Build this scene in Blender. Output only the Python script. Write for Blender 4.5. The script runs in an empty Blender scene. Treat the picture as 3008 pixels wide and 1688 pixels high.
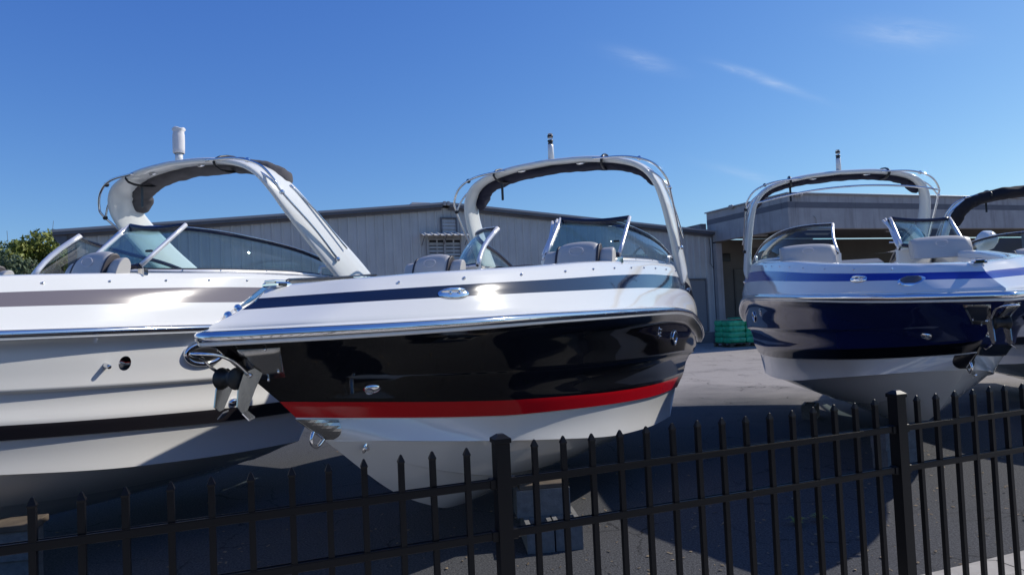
import bpy, bmesh, math, random
import numpy as np
from mathutils import Vector, Matrix
random.seed(7); rng = np.random.default_rng(7)
scene = bpy.context.scene
col = scene.collection
R = math.radians

# ---------------------------------------------------------------- camera
CAM_Z = 1.67
pitch, roll = R(2.013), R(2.596)
cam_d = bpy.data.cameras.new('camera'); cam = bpy.data.objects.new('camera', cam_d); col.objects.link(cam)
fw = Vector((0, math.cos(pitch), math.sin(pitch))); up0 = Vector((0, -math.sin(pitch), math.cos(pitch))); rt0 = Vector((1, 0, 0))
rt = math.cos(roll) * rt0 - math.sin(roll) * up0; up = math.cos(roll) * up0 + math.sin(roll) * rt0
m = Matrix.Identity(4)
for i in range(3):
    m[i][0] = rt[i]; m[i][1] = up[i]; m[i][2] = -fw[i]
m[2][3] = CAM_Z
cam.matrix_world = m
cam_d.sensor_width = 36; cam_d.sensor_fit = 'HORIZONTAL'; cam_d.lens = 36 * 2005 / 3008
cam_d.clip_start = .05; cam_d.clip_end = 3000
scene.camera = cam

# ---------------------------------------------------------------- light
SUN_EL, SUN_AZ = R(38), R(70)          # azimuth clockwise from +Y
sun_dir = Vector((math.sin(SUN_AZ) * math.cos(SUN_EL), math.cos(SUN_AZ) * math.cos(SUN_EL), math.sin(SUN_EL)))
sl = bpy.data.lights.new('sun', 'SUN'); sl.energy = 4.1; sl.angle = R(.53); sl.color = (1, .95, .87)
so = bpy.data.objects.new('sun', sl); col.objects.link(so)
so.rotation_euler = sun_dir.to_track_quat('Z', 'Y').to_euler(); so.location = (20, 10, 20)

world = bpy.data.worlds.new('World'); scene.world = world; world.use_nodes = True
nt = world.node_tree; nt.nodes.clear()
def wn(t, **k):
    n = nt.nodes.new(t)
    for a, b in k.items(): setattr(n, a, b)
    return n
sky = wn('ShaderNodeTexSky', sky_type='NISHITA'); sky.sun_disc = False
sky.sun_elevation = SUN_EL; sky.sun_rotation = SUN_AZ
sky.air_density = 1.0; sky.dust_density = .35; sky.ozone_density = 2.2; sky.altitude = 0
bg = wn('ShaderNodeBackground'); bg.inputs['Strength'].default_value = .106
# thin cirrus: three wisps of streaked noise high in the sky
tc = wn('ShaderNodeTexCoord')
def dot(v):
    n = wn('ShaderNodeVectorMath', operation='DOT_PRODUCT'); n.inputs[1].default_value = v; nt.links.new(tc.outputs['Generated'], n.inputs[0]); return n.outputs['Value']
def mth(op, a, b=None):
    n = wn('ShaderNodeMath', operation=op)
    for i, q in enumerate((a, b)):
        if q is None: continue
        if isinstance(q, (int, float)): n.inputs[i].default_value = q
        else: nt.links.new(q, n.inputs[i])
    return n.outputs[0]
cu, cv, cw = dot((.9434, -.1635, -.2887)), dot((.2113, -.375, .9026)), dot((.256, .912, .318))
cmb = wn('ShaderNodeCombineXYZ'); nt.links.new(cu, cmb.inputs[0]); nt.links.new(cv, cmb.inputs[1])
mp = wn('ShaderNodeMapping'); mp.inputs['Scale'].default_value = (9, 38, 1); mp.inputs['Rotation'].default_value = (0, 0, R(3)); nt.links.new(cmb.outputs[0], mp.inputs[0])
nz = wn('ShaderNodeTexNoise'); nz.inputs['Scale'].default_value = 1.6; nz.inputs['Detail'].default_value = 9; nz.inputs['Roughness'].default_value = .66; nz.inputs['Distortion'].default_value = .7
nt.links.new(mp.outputs[0], nz.inputs['Vector'])
tot = None
for u0, v0, su, sv, amp, sl_ in ((-.066, -.004, .040, .0095, .30, -.08), (.060, .0065, .030, .0045, .28, -.05), (.105, -.001, .050, .005, .34, -.16), (.235, .080, .050, .014, .34, .1), (.13, -.125, .06, .006, .28, -.05)):
    du = mth('DIVIDE', mth('SUBTRACT', cu, u0), su)
    dv = mth('DIVIDE', mth('SUBTRACT', mth('SUBTRACT', cv, v0), mth('MULTIPLY', mth('SUBTRACT', cu, u0), sl_)), sv)
    e_ = mth('MULTIPLY', mth('POWER', 2.718, mth('MULTIPLY', mth('ADD', mth('MULTIPLY', du, du), mth('MULTIPLY', dv, dv)), -1.0)), amp)
    tot = e_ if tot is None else mth('ADD', tot, e_)
front = mth('GREATER_THAN', cw, 0.0)
cr = wn('ShaderNodeMapRange'); cr.inputs['From Min'].default_value = .30; cr.inputs['From Max'].default_value = .75; nt.links.new(nz.outputs[0], cr.inputs['Value'])
cr = wn('ShaderNodeMath', operation='MULTIPLY'); nt.links.new(mth('MULTIPLY', tot, front), cr.inputs[0])
m9 = wn('ShaderNodeMapRange'); m9.inputs['From Min'].default_value = .28; m9.inputs['From Max'].default_value = .75; nt.links.new(nz.outputs[0], m9.inputs['Value']); nt.links.new(m9.outputs[0], cr.inputs[1])
mx = wn('ShaderNodeMix', data_type='RGBA'); mx.inputs['B'].default_value = (6.6, 7.6, 9.2, 1)
nt.links.new(cr.outputs[0], mx.inputs['Factor'])
# camera colour response of the clear sky: deeper red channel, fuller blue
sc_ = wn('ShaderNodeSeparateColor'); cc_ = wn('ShaderNodeCombineColor'); nt.links.new(sky.outputs[0], sc_.inputs[0])
def chan(i, p, k):
    q = wn('ShaderNodeMath', operation='POWER'); q.inputs[1].default_value = p; nt.links.new(sc_.outputs[i], q.inputs[0])
    w = wn('ShaderNodeMath', operation='MULTIPLY'); w.inputs[1].default_value = k; nt.links.new(q.outputs[0], w.inputs[0]); nt.links.new(w.outputs[0], cc_.inputs[i])
chan(0, 1.25, .47); chan(1, 1.06, .80); chan(2, .62, 2.36)
nt.links.new(cc_.outputs[0], mx.inputs['A'])
nt.links.new(mx.outputs['Result'], bg.inputs['Color'])
wo = wn('ShaderNodeOutputWorld'); nt.links.new(bg.outputs[0], wo.inputs[0])

vs = scene.view_settings
vs.view_transform = 'Standard'; vs.look = 'None'; vs.gamma = 1; vs.exposure = 0; vs.use_curve_mapping = False
scene.cycles.use_denoising = True
scene.cycles.max_bounces = 10; scene.cycles.transparent_max_bounces = 16
scene.cycles.sample_clamp_indirect = 6

# ---------------------------------------------------------------- materials
MATS = {}
def mat(name, base=(.5, .5, .5), rough=.5, metal=0, spec=.5, coat=0, noise=None, bump=None, trans=0, ior=1.5, noise_cols=None, rough_var=0):
    """noise=(scale, amount) value mottling; bump=(scale, strength)"""
    mt = bpy.data.materials.new(name); mt.use_nodes = True
    t = mt.node_tree; b = t.nodes['Principled BSDF']
    b.inputs['Base Color'].default_value = (*base, 1); b.inputs['Roughness'].default_value = rough
    b.inputs['Metallic'].default_value = metal; b.inputs['IOR'].default_value = ior
    b.inputs['Specular IOR Level'].default_value = spec
    b.inputs['Coat Weight'].default_value = coat; b.inputs['Coat Roughness'].default_value = .03
    b.inputs['Transmission Weight'].default_value = trans
    co = t.nodes.new('ShaderNodeTexCoord')
    if noise:
        n = t.nodes.new('ShaderNodeTexNoise'); n.inputs['Scale'].default_value = noise[0]; n.inputs['Detail'].default_value = 6; n.inputs['Roughness'].default_value = .6
        t.links.new(co.outputs['Object'], n.inputs['Vector'])
        r = t.nodes.new('ShaderNodeMix'); r.data_type = 'RGBA'
        lo = noise_cols[0] if noise_cols else tuple(c * (1 - noise[1]) for c in base)
        hi = noise_cols[1] if noise_cols else tuple(min(1, c * (1 + noise[1])) for c in base)
        r.inputs['A'].default_value = (*lo, 1); r.inputs['B'].default_value = (*hi, 1)
        mr = t.nodes.new('ShaderNodeMapRange'); mr.inputs['From Min'].default_value = .3; mr.inputs['From Max'].default_value = .7
        t.links.new(n.outputs[0], mr.inputs['Value']); t.links.new(mr.outputs[0], r.inputs['Factor']); t.links.new(r.outputs['Result'], b.inputs['Base Color'])
        if rough_var:
            m2 = t.nodes.new('ShaderNodeMapRange'); m2.inputs['To Min'].default_value = max(0, rough - rough_var); m2.inputs['To Max'].default_value = rough + rough_var
            t.links.new(n.outputs[0], m2.inputs['Value']); t.links.new(m2.outputs[0], b.inputs['Roughness'])
    if bump:
        n = t.nodes.new('ShaderNodeTexNoise'); n.inputs['Scale'].default_value = bump[0]; n.inputs['Detail'].default_value = 5
        t.links.new(co.outputs['Object'], n.inputs['Vector'])
        bp = t.nodes.new('ShaderNodeBump'); bp.inputs['Strength'].default_value = bump[1]; bp.inputs['Distance'].default_value = bump[2] if len(bump) > 2 else .02
        t.links.new(n.outputs[0], bp.inputs['Height']); t.links.new(bp.outputs[0], b.inputs['Normal'])
    MATS[name] = mt
    return mt

GEL = dict(spec=.5)
WHITE = mat('gelcoat_white', (.775, .765, .725), .09, noise=(1.3, .015), spec=.5, coat=.5, bump=(1.6, .02, .03))
BLACK = mat('gelcoat_black', (.003, .003, .004), .05, bump=(2.2, .02, .02), **GEL)
NAVY = mat('gelcoat_navy', (.008, .014, .075), .05, bump=(3, .012, .02), **GEL)
NAVYSTRIPE = mat('gelcoat_stripe_navy', (.006, .010, .032), .09, spec=.5, coat=.4)
BLUESTRIPE = mat('gelcoat_stripe_blue', (.008, .026, .30), .10, **GEL)
TAUPE = mat('gelcoat_stripe_taupe', (.17, .145, .155), .09, spec=.5, coat=.4)
CHARCOAL = mat('gelcoat_stripe_charcoal', (.022, .020, .024), .22, **GEL)
RED = mat('gelcoat_stripe_red', (.52, .004, .008), .10, **GEL)
STEEL = mat('polished_steel', (.78, .78, .78), .07, metal=1, bump=(30, .02, .004))
STEELD = mat('brushed_steel', (.42, .42, .41), .24, metal=1, bump=(22, .12, .006))
CHROME = mat('chrome', (.85, .85, .86), .04, metal=1)
ALU = mat('windshield_aluminium', (.80, .79, .80), .28, metal=.35)
ARCHWHITE = mat('arch_white_paint', (.74, .75, .73), .14, bump=(2.5, .03, .02), **GEL)
BLACKPLASTIC = mat('black_plastic', (.012, .012, .014), .35)
BLUEBLACK = mat('windshield_trim', (.012, .013, .035), .22)
VINYL = mat('seat_vinyl', (.50, .475, .44), .48, noise=(4, .05), bump=(220, .06, .002))
VINYLDK = mat('seat_vinyl_dark', (.045, .038, .042), .5, bump=(200, .05, .002))
THREAD = mat('stitching_thread', (.60, .58, .62), .6)
CANVASG = mat('canvas_grey', (.085, .080, .085), .9, bump=(60, .25, .004), noise=(8, .12))
CANVASN = mat('canvas_navy', (.010, .011, .030), .85, bump=(60, .25, .004))
CANVASB = mat('canvas_black', (.010, .008, .012), .85, bump=(60, .25, .004))
FABW = mat('white_fabric', (.72, .70, .69), .8, bump=(40, .3, .004))
LENS = mat('clear_lens', (.9, .92, .95), .03, trans=.9, ior=1.45)
POWDER = mat('black_powder_coat', (.004, .004, .005), .42, spec=.2, bump=(350, .05, .001))
CONCRETE = mat('concrete_block', (.17, .168, .16), .92, noise=(26, .22), bump=(110, .6, .006))
CURBM = mat('curb_concrete', (.42, .39, .34), .9, noise=(9, .14), bump=(90, .35, .004))
WOOD = mat('weathered_wood', (.11, .085, .06), .85, noise=(7, .3), bump=(40, .4, .004))
WRAP = mat('green_wrap', (.03, .42, .20), .35, noise=(6, .4), bump=(14, .5, .02))
RUBBER = mat('roller_rubber', (.010, .010, .010), .5)
GRILLE = mat('speaker_grille', (.10, .12, .18), .4, metal=.4)
BRASS = mat('tan_sticker', (.62, .48, .24), .5)  # plain tan colour, not assigned to any object

def glassmat(name, tint):
    mt = bpy.data.materials.new(name); mt.use_nodes = True; t = mt.node_tree; t.nodes.clear()
    o = t.nodes.new('ShaderNodeOutputMaterial'); mixn = t.nodes.new('ShaderNodeMixShader'); fr = t.nodes.new('ShaderNodeFresnel'); fr.inputs[0].default_value = 1.5
    tr = t.nodes.new('ShaderNodeBsdfTransparent'); tr.inputs[0].default_value = (*tint, 1)
    gl = t.nodes.new('ShaderNodeBsdfGlossy'); gl.inputs['Roughness'].default_value = .01; gl.inputs[0].default_value = (1, 1, 1, 1)
    ge = t.nodes.new('ShaderNodeNewGeometry'); sb = t.nodes.new('ShaderNodeMath'); sb.operation = 'SUBTRACT'; sb.inputs[0].default_value = 1; t.links.new(ge.outputs['Backfacing'], sb.inputs[1])
    ml = t.nodes.new('ShaderNodeMath'); ml.operation = 'MULTIPLY'; t.links.new(fr.outputs[0], ml.inputs[0]); t.links.new(sb.outputs[0], ml.inputs[1]); t.links.new(ml.outputs[0], mixn.inputs[0])
    t.links.new(tr.outputs[0], mixn.inputs[1]); t.links.new(gl.outputs[0], mixn.inputs[2]); t.links.new(mixn.outputs[0], o.inputs[0])
    return mt
GLASS = glassmat('tinted_windshield', (.82, .92, .93))

# ---------------------------------------------------------------- mesh helpers
def mesh(name, verts, faces, mt, parent=None, smooth=False, nrm=None, mats=None, fmat=None):
    me = bpy.data.meshes.new(name); me.from_pydata([tuple(map(float, v)) for v in verts], [], [tuple(map(int, f)) for f in faces])
    if mats:
        for q in mats: me.materials.append(q)
        me.polygons.foreach_set('material_index', fmat)
    elif mt: me.materials.append(mt)
    if smooth:
        me.polygons.foreach_set('use_smooth', [True] * len(me.polygons))
    me.update()
    if nrm is not None: me.normals_split_custom_set_from_vertices([tuple(map(float, n)) for n in nrm])
    o = bpy.data.objects.new(name, me); col.objects.link(o)
    if parent: o.parent = parent
    return o
def tag(o, label=None, cat=None, group=None, kind=None):
    if label: o['label'] = label
    if cat: o['category'] = cat
    if group: o['group'] = group
    if kind: o['kind'] = kind
    return o
def empty(name, loc, rz=0, label=None, cat=None, group=None):
    o = bpy.data.objects.new(name, None); col.objects.link(o); o.location = loc; o.rotation_euler = (0, 0, rz); o.empty_display_size = .2
    return tag(o, label, cat, group)
class MB:
    def __init__(s): s.v = []; s.f = []; s.sm = []
    def add(s, v, f, smooth=False):
        k = len(s.v); s.v += [tuple(map(float, q)) for q in v]; s.f += [tuple(int(i) + k for i in q) for q in f]; s.sm += [smooth] * len(f); return s
    def box(s, c, d, rz=0, ch=0):
        x, y, z = (q / 2 for q in d); cs, sn = math.cos(rz), math.sin(rz)
        if ch <= 0:
            P = [(a * x, b * y, e * z) for e in (-1, 1) for b in (-1, 1) for a in (-1, 1)]
            F = [(0, 2, 3, 1), (4, 5, 7, 6), (0, 1, 5, 4), (2, 6, 7, 3), (0, 4, 6, 2), (1, 3, 7, 5)]
        else:
            P = []
            for e, q in ((-1, ch), (-1, 0), (1, 0), (1, ch)):
                zz = e * (z if q else z - ch)
                for a, b in ((-1, -1), (1, -1), (1, 1), (-1, 1)): P.append((a * (x - q), b * (y - q), zz))
            F = [(3, 2, 1, 0), (12, 13, 14, 15)]
            for r in range(3):
                for i in range(4): F.append((r * 4 + i, r * 4 + (i + 1) % 4, r * 4 + 4 + (i + 1) % 4, r * 4 + 4 + i))
        P = [(c[0] + a * cs - b * sn, c[1] + a * sn + b * cs, c[2] + e) for a, b, e in P]
        return s.add(P, F)
    def tube(s, pts, r, n=8, cap=True, sx=1.0):
        pts = [Vector(p) for p in pts]; V = []; N = len(pts); pu = None
        for i, p in enumerate(pts):
            t = (pts[min(i + 1, N - 1)] - pts[max(i - 1, 0)]).normalized()
            if pu is None: pu = t.orthogonal().normalized()
            u = (pu - t * pu.dot(t)).normalized(); pu = u; w = t.cross(u)
            rr = r[i] if hasattr(r, '__len__') else r
            for k in range(n):
                a = 2 * math.pi * k / n; V.append(p + (u * math.cos(a) * sx + w * math.sin(a)) * rr)
        F = [(i * n + k, i * n + (k + 1) % n, (i + 1) * n + (k + 1) % n, (i + 1) * n + k) for i in range(N - 1) for k in range(n)]
        s.add(V, F, True)
        if cap:
            k = len(s.v) - len(V); s.f += [tuple(k + i for i in reversed(range(n))), tuple(k + (N - 1) * n + i for i in range(n))]; s.sm += [False, False]
        return s
    def lathe(s, base, axis, prof, n=16):
        """prof: list of (height along axis, radius)"""
        a = Vector(axis).normalized(); u = a.orthogonal().normalized(); w = a.cross(u); b = Vector(base); V = []
        for h, r in prof:
            for k in range(n):
                q = 2 * math.pi * k / n; V.append(b + a * h + (u * math.cos(q) + w * math.sin(q)) * max(r, 1e-4))
        m_ = len(prof)
        F = [(i * n + k, i * n + (k + 1) % n, (i + 1) * n + (k + 1) % n, (i + 1) * n + k) for i in range(m_ - 1) for k in range(n)]
        F += [tuple(reversed(range(n))), tuple((m_ - 1) * n + k for k in range(n))]
        return s.add(V, F, True)
    def grid(s, G, smooth=True, flip=False):
        nj, ni = len(G), len(G[0]); V = [p for row in G for p in row]
        F = [(j * ni + i, j * ni + i + 1, (j + 1) * ni + i + 1, (j + 1) * ni + i) for j in range(nj - 1) for i in range(ni - 1)]
        if flip: F = [tuple(reversed(f)) for f in F]
        return s.add(V, F, smooth)
    def oval(s, c, ax, ay, nrm, h, n=24, rings=5, power=2):
        """flattened dome: half axes vectors ax, ay on the surface, height h along nrm"""
        c, ax, ay, nrm = Vector(c), Vector(ax), Vector(ay), Vector(nrm).normalized(); V = []; 
        for i in range(rings):
            a = (math.pi / 2) * i / (rings - 1); rr, hh = math.cos(a), math.sin(a)
            for k in range(n):
                q = 2 * math.pi * k / n; V.append(c + (ax * math.cos(q) + ay * math.sin(q)) * max(rr, .02) + nrm * h * hh)
        F = [(i * n + k, i * n + (k + 1) % n, (i + 1) * n + (k + 1) % n, (i + 1) * n + k) for i in range(rings - 1) for k in range(n)] + [tuple((rings - 1) * n + k for k in range(n))]
        if ax.cross(ay).dot(nrm) < 0: F = [tuple(reversed(f)) for f in F]
        return s.add(V, F, True)
    def build(s, name, mt, parent=None):
        o = mesh(name, s.v, s.f, mt, parent); o.data.polygons.foreach_set('use_smooth', s.sm); return o

def pchip(xk, yk):
    xk = np.array(xk, float); yk = np.array(yk, float); h = np.diff(xk); d = np.diff(yk) / h; n = len(xk); mm_ = np.zeros(n)
    for i in range(1, n - 1):
        if d[i-1] * d[i] > 0:
            w1 = 2 * h[i] + h[i-1]; w2 = h[i] + 2 * h[i-1]; mm_[i] = (w1 + w2) / (w1 / d[i-1] + w2 / d[i])
    mm_[0] = d[0]; mm_[-1] = d[-1]
    def f(x):
        x = np.clip(np.asarray(x, float), xk[0], xk[-1]); i = np.clip(np.searchsorted(xk, x) - 1, 0, n - 2)
        t = (x - xk[i]) / h[i]
        return (1+2*t)*(1-t)**2*yk[i] + t*(1-t)**2*h[i]*mm_[i] + t*t*(3-2*t)*yk[i+1] + t*t*(t-1)*h[i]*mm_[i+1]
    return f
def catmull(P, n):
    P = [np.array(p, float) for p in P]; P = [2 * P[0] - P[1]] + P + [2 * P[-1] - P[-2]]; out = []
    for i in range(1, len(P) - 2):
        for k in range(n):
            t = k / n; a, b, c, d = P[i-1], P[i], P[i+1], P[i+2]
            out.append(.5 * (2*b + (c-a)*t + (2*a-5*b+4*c-d)*t*t + (3*b-a-3*c+d)*t**3))
    out.append(P[-2]); return out

# ---------------------------------------------------------------- ground
def ground_mat():
    mt = bpy.data.materials.new('asphalt'); mt.use_nodes = True; t = mt.node_tree; b = t.nodes['Principled BSDF']; b.inputs['Roughness'].default_value = .92
    b.inputs['Specular IOR Level'].default_value = .25
    def N(ty, **k):
        n = t.nodes.new(ty)
        for a, c in k.items(): setattr(n, a, c)
        return n
    co = N('ShaderNodeTexCoord')
    def noise(sc, det=6, ro=.6):
        n = N('ShaderNodeTexNoise'); n.inputs['Scale'].default_value = sc; n.inputs['Detail'].default_value = det; n.inputs['Roughness'].default_value = ro; t.links.new(co.outputs['Object'], n.inputs['Vector']); return n
    def rng_(src, a, b_, c=0, d=1):
        m_ = N('ShaderNodeMapRange'); m_.inputs['From Min'].default_value = a; m_.inputs['From Max'].default_value = b_; m_.inputs['To Min'].default_value = c; m_.inputs['To Max'].default_value = d; t.links.new(src, m_.inputs['Value']); return m_.outputs[0]
    def mixc(f, A, B):
        m_ = N('ShaderNodeMix', data_type='RGBA')
        t.links.new(f, m_.inputs['Factor'])
        for k, v in (('A', A), ('B', B)):
            if isinstance(v, tuple): m_.inputs[k].default_value = (*v, 1)
            else: t.links.new(v, m_.inputs[k])
        return m_.outputs['Result']
    fine = noise(70, 4, .7); mid = noise(1.1); big = noise(.22, 4)
    dark = mixc(rng_(fine.outputs[0], .32, .68), (.022, .023, .026), (.115, .117, .122))
    pale = mixc(rng_(fine.outputs[0], .3, .7), (.25, .225, .20), (.45, .41, .37))
    sp = N('ShaderNodeSeparateXYZ'); t.links.new(co.outputs['Object'], sp.inputs[0])
    ad = N('ShaderNodeMath', operation='MULTIPLY_ADD'); t.links.new(big.outputs[0], ad.inputs[0]); ad.inputs[1].default_value = 9; 
    # worn, sandy lot towards the buildings
    t.links.new(sp.outputs['Y'], ad.inputs[2])
    wear = rng_(ad.outputs[0], 15.0, 18.5)
    c1 = mixc(wear, dark, pale)
    c2 = mixc(rng_(mid.outputs[0], .52, .75, 0, .45), c1, (.06, .058, .058))
    # hairline cracks
    vo = N('ShaderNodeTexVoronoi', feature='DISTANCE_TO_EDGE'); vo.inputs['Scale'].default_value = 1.6
    dn = noise(2.2, 5); vm = N('ShaderNodeMix', data_type='RGBA'); vm.inputs['Factor'].default_value = .28; t.links.new(co.outputs['Object'], vm.inputs['A']); t.links.new(dn.outputs['Color'], vm.inputs['B']); t.links.new(vm.outputs['Result'], vo.inputs['Vector'])
    ck = rng_(vo.outputs['Distance'], 0, .012, 1, 0)
    ckm = N('ShaderNodeMath', operation='MULTIPLY'); t.links.new(ck, ckm.inputs[0]); t.links.new(rng_(mid.outputs[0], .45, .6), ckm.inputs[1])
    c2b = mixc(ckm.outputs[0], c2, (.012, .012, .013))
    # chalky scuffs and tyre-polished patches
    mpp = N('ShaderNodeMapping'); mpp.inputs['Rotation'].default_value = (0, 0, .6); mpp.inputs['Scale'].default_value = (5, .9, 1); t.links.new(co.outputs['Object'], mpp.inputs[0])
    sn = N('ShaderNodeTexNoise'); sn.inputs['Scale'].default_value = 1.5; sn.inputs['Detail'].default_value = 9; sn.inputs['Roughness'].default_value = .72; sn.inputs['Distortion'].default_value = 1.4; t.links.new(mpp.outputs[0], sn.inputs['Vector'])
    c3 = mixc(rng_(sn.outputs[0], .60, .78, 0, .55), c2b, (.16, .155, .15))
    t.links.new(c3, b.inputs['Base Color'])
    bp = N('ShaderNodeBump'); bp.inputs['Strength'].default_value = .7; bp.inputs['Distance'].default_value = .012; t.links.new(fine.outputs[0], bp.inputs['Height']); t.links.new(bp.outputs[0], b.inputs['Normal'])
    return mt
g = mesh('ground', [(-700, -700, 0), (700, -700, 0), (700, 900, 0), (-700, 900, 0)], [(0, 1, 2, 3)], ground_mat()); g['kind'] = 'structure'

FA = R(20.05); FD = Vector((math.cos(FA), math.sin(FA), 0)); FN = Vector((-math.sin(FA), math.cos(FA), 0)); FO = Vector((0, 2.42, 0))
def fpt(t, n, z=0):                      # t along the fence, n beyond it, towards the boats
    return FO + FD * t + FN * n + Vector((0, 0, z))
# concrete curb under and beyond the fence, built in 3 m lengths
GRASSDRY = mat('dry_verge', (.16, .12, .055), .95, noise=(3, .4), bump=(60, .8, .02), noise_cols=((.08, .09, .035), (.24, .20, .11)))
def strip(name, n0, n1, z, mt, t0=-60, t1=60):
    P = [fpt(t0, n0, z), fpt(t1, n0, z), fpt(t1, n1, z), fpt(t0, n1, z)]
    o = mesh(name, P, [(0, 1, 2, 3)], mt); o['kind'] = 'structure'; return o
prof = [(.30, 0), (.30, .12), (.33, .145), (.48, .15), (.55, .13), (.585, .08), (.60, -.01)]
cb = empty('curb', (0, 0, 0), 0); cb['kind'] = 'structure'
k = 0
for k in range(-6, 8):
    a, b_ = k * 3 + .006, k * 3 + 2.994
    V = [fpt(a, n, z) for n, z in prof] + [fpt(b_, n, z) for n, z in prof]; n_ = len(prof)
    F = [(i, i + 1, n_ + i + 1, n_ + i) for i in range(n_ - 1)] + [tuple(range(n_))[::-1], tuple(range(n_, 2 * n_))]
    mesh('curb_stone', V, F, CURBM, cb)
SIDEW = mat('sidewalk_concrete', (.58, .55, .49), .9, noise=(3, .10), bump=(60, .3, .004))
strip('sidewalk', -4.2, .30, .11, SIDEW)  # mostly unseen; widened and lightened to bounce sun up onto the hulls
strip('verge', -6.2, -4.2, .11, GRASSDRY)
ROADM = mat('road_asphalt', (.20, .195, .185), .9, noise=(5, .25), bump=(80, .5, .01))
strip('road', -17.5, -6.2, .02, ROADM, -120, 120)
LINE = mat('road_paint', (.62, .46, .06), .7)
strip('road_marking', -11.9, -11.78, .024, LINE, -120, 120)

# ---------------------------------------------------------------- boat surfaces (s aft of the bow, p to port, z up)
b_rub = pchip([0, .15, .4, .8, 1.3, 2, 3, 4, 5, 6, 6.6, 6.95], [.02, .2, .42, .68, .90, 1.08, 1.22, 1.27, 1.28, 1.26, 1.2, 1.12])
b_ch = pchip([.8, 1.2, 1.8, 2.5, 3.5, 4.5, 6, 7.6], [0, .30, .60, .82, .99, 1.05, 1.05, 1.0])
z_rub = pchip([0, .5, 1.85, 2.78, 4.37, 5.31, 6.07, 6.7, 6.95], [1.580, 1.580, 1.590, 1.588, 1.578, 1.532, 1.389, 1.218, 1.16])
z_r1 = pchip([.46, .91, 1.45, 2.21, 2.91, 4.28, 5.4], [1.262, 1.20, 1.134, 1.067, 1.01, .926, .885])
z_r2 = pchip([.575, .96, 1.58, 2.29, 3.01, 4.39, 5.3], [1.163, 1.103, 1.021, .96, .901, .805, .77])
z_ch = pchip([.806, .95, 1.69, 2.22, 3.41, 4.75, 5.2], [1.001, .976, .849, .764, .593, .496, .48])
z_keel = pchip([.806, 1.478, 1.831, 2.127, 2.6, 3.4, 5.2], [.995, .534, .368, .262, .205, .16, .13])
def ramp(s, s0, L, e): return np.clip((np.asarray(s, float) - s0) / L, 0, 1) ** e
def p_r(s, k, st): s = np.asarray(s, float); return ramp(s, st, 1.2, .8) * (b_rub(s) * (1 - k) + b_ch(np.maximum(s, .8)) * k)
OFF = pchip([0, .03, .10, .16, .22, .34, .48, .57, .605, .63, .70, .86, .95, 1], [0, -.016, -.050, -.055, -.050, -.042, -.032, -.018, -.016, -.042, -.044, -.026, -.006, 0])
def side_s0(w):                          # where a topside row leaves the stem
    z = 1.58 * (1 - w) + 1.262 * w
    return float(np.interp(-z, [-1.60, -1.574, -1.262], [0.0, .05, .46]))
def side_pt(s, w):
    s = np.asarray(s, float); s0 = side_s0(w)
    p1 = p_r(s, .6, .46); p = (1 - w) * b_rub(s) + w * p1
    p = p * ramp(s, s0, .35 + .5 * w, .55) + OFF(w) * ramp(s, s0 + .3, 1.6, 1)
    z = (1 - w) * z_rub(s) + w * z_r1(np.maximum(s, .46))
    z = np.where(s < .46, np.interp(s, [s0, .46], [1.58 * (1 - w) + 1.262 * w, float((1 - w) * z_rub(.46) + w * 1.262)]), z)
    return np.maximum(p, 0.0), z
z_d = [pchip([0, .5, 1.85, 2.78, 4.37, 5.31, 6.07, 6.7, 6.95], [1.652, 1.655, 1.665, 1.662, 1.652, 1.607, 1.464, 1.293, 1.235]),
       pchip([.176, .57, 1.13, 2.08, 3.87, 5.0, 5.5, 6.1, 6.7, 6.95], [1.717, 1.733, 1.745, 1.762, 1.782, 1.782, 1.762, 1.665, 1.50, 1.43]),
       pchip([.319, .64, 1.06, 2.28, 3.14, 4.3, 5.0, 5.5, 6.1, 6.7, 6.95], [1.778, 1.793, 1.809, 1.854, 1.89, 1.925, 1.93, 1.91, 1.82, 1.66, 1.58]),
       pchip([.396, 1.06, 1.98, 2.74, 3.6, 4.6, 5.2, 5.6, 6.1, 6.7, 6.95], [1.838, 1.895, 1.955, 2.012, 2.055, 2.085, 2.085, 2.06, 1.98, 1.80, 1.71])]
inset = [pchip([0, 7], [.035, .035]), pchip([.17, .6, 1.1, 2, 4, 5.4, 7], [.15, .11, .080, .083, .075, .05, .04]),
         pchip([.3, .7, 1.2, 2.2, 4, 5.4, 7], [.245, .17, .118, .130, .128, .09, .07]), pchip([.39, .8, 1.2, 2.2, 3.6, 4.6, 5.4, 7], [.355, .26, .18, .20, .205, .165, .12, .10])]
deck_s0 = [.03, .176, .319, .396]; QK = [0, .42, .72, 1]
def deck_row(i, s):
    s = np.asarray(s, float); return np.maximum((b_rub(s) - inset[i](s)) * ramp(s, deck_s0[i], .30, .55), 0), z_d[i](s)
def deck_pt(s, q):
    i = 2 if q >= .72 else 1 if q >= .42 else 0; f = (q - QK[i]) / (QK[i+1] - QK[i])
    a, b = deck_row(i, s), deck_row(i + 1, s)
    return (1 - f) * a[0] + f * b[0], (1 - f) * a[1] + f * b[1]
def frame_at(fn, s, q, sd=1):
    """point, outward normal, fore-aft tangent (towards the stern), downhill tangent"""
    def P(s_, q_): p, z = fn(s_, q_); return Vector((sd * float(p), s_, float(z)))
    c = P(s, q); ts = (P(s + .02, q) - P(s - .02, q)).normalized(); tq = (P(s, min(q + .03, .999)) - P(s, max(q - .03, 0))).normalized()
    n = ts.cross(tq).normalized()
    if n.x * sd < 0: n = -n
    return c, n, ts, n.cross(ts) if True else tq

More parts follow.
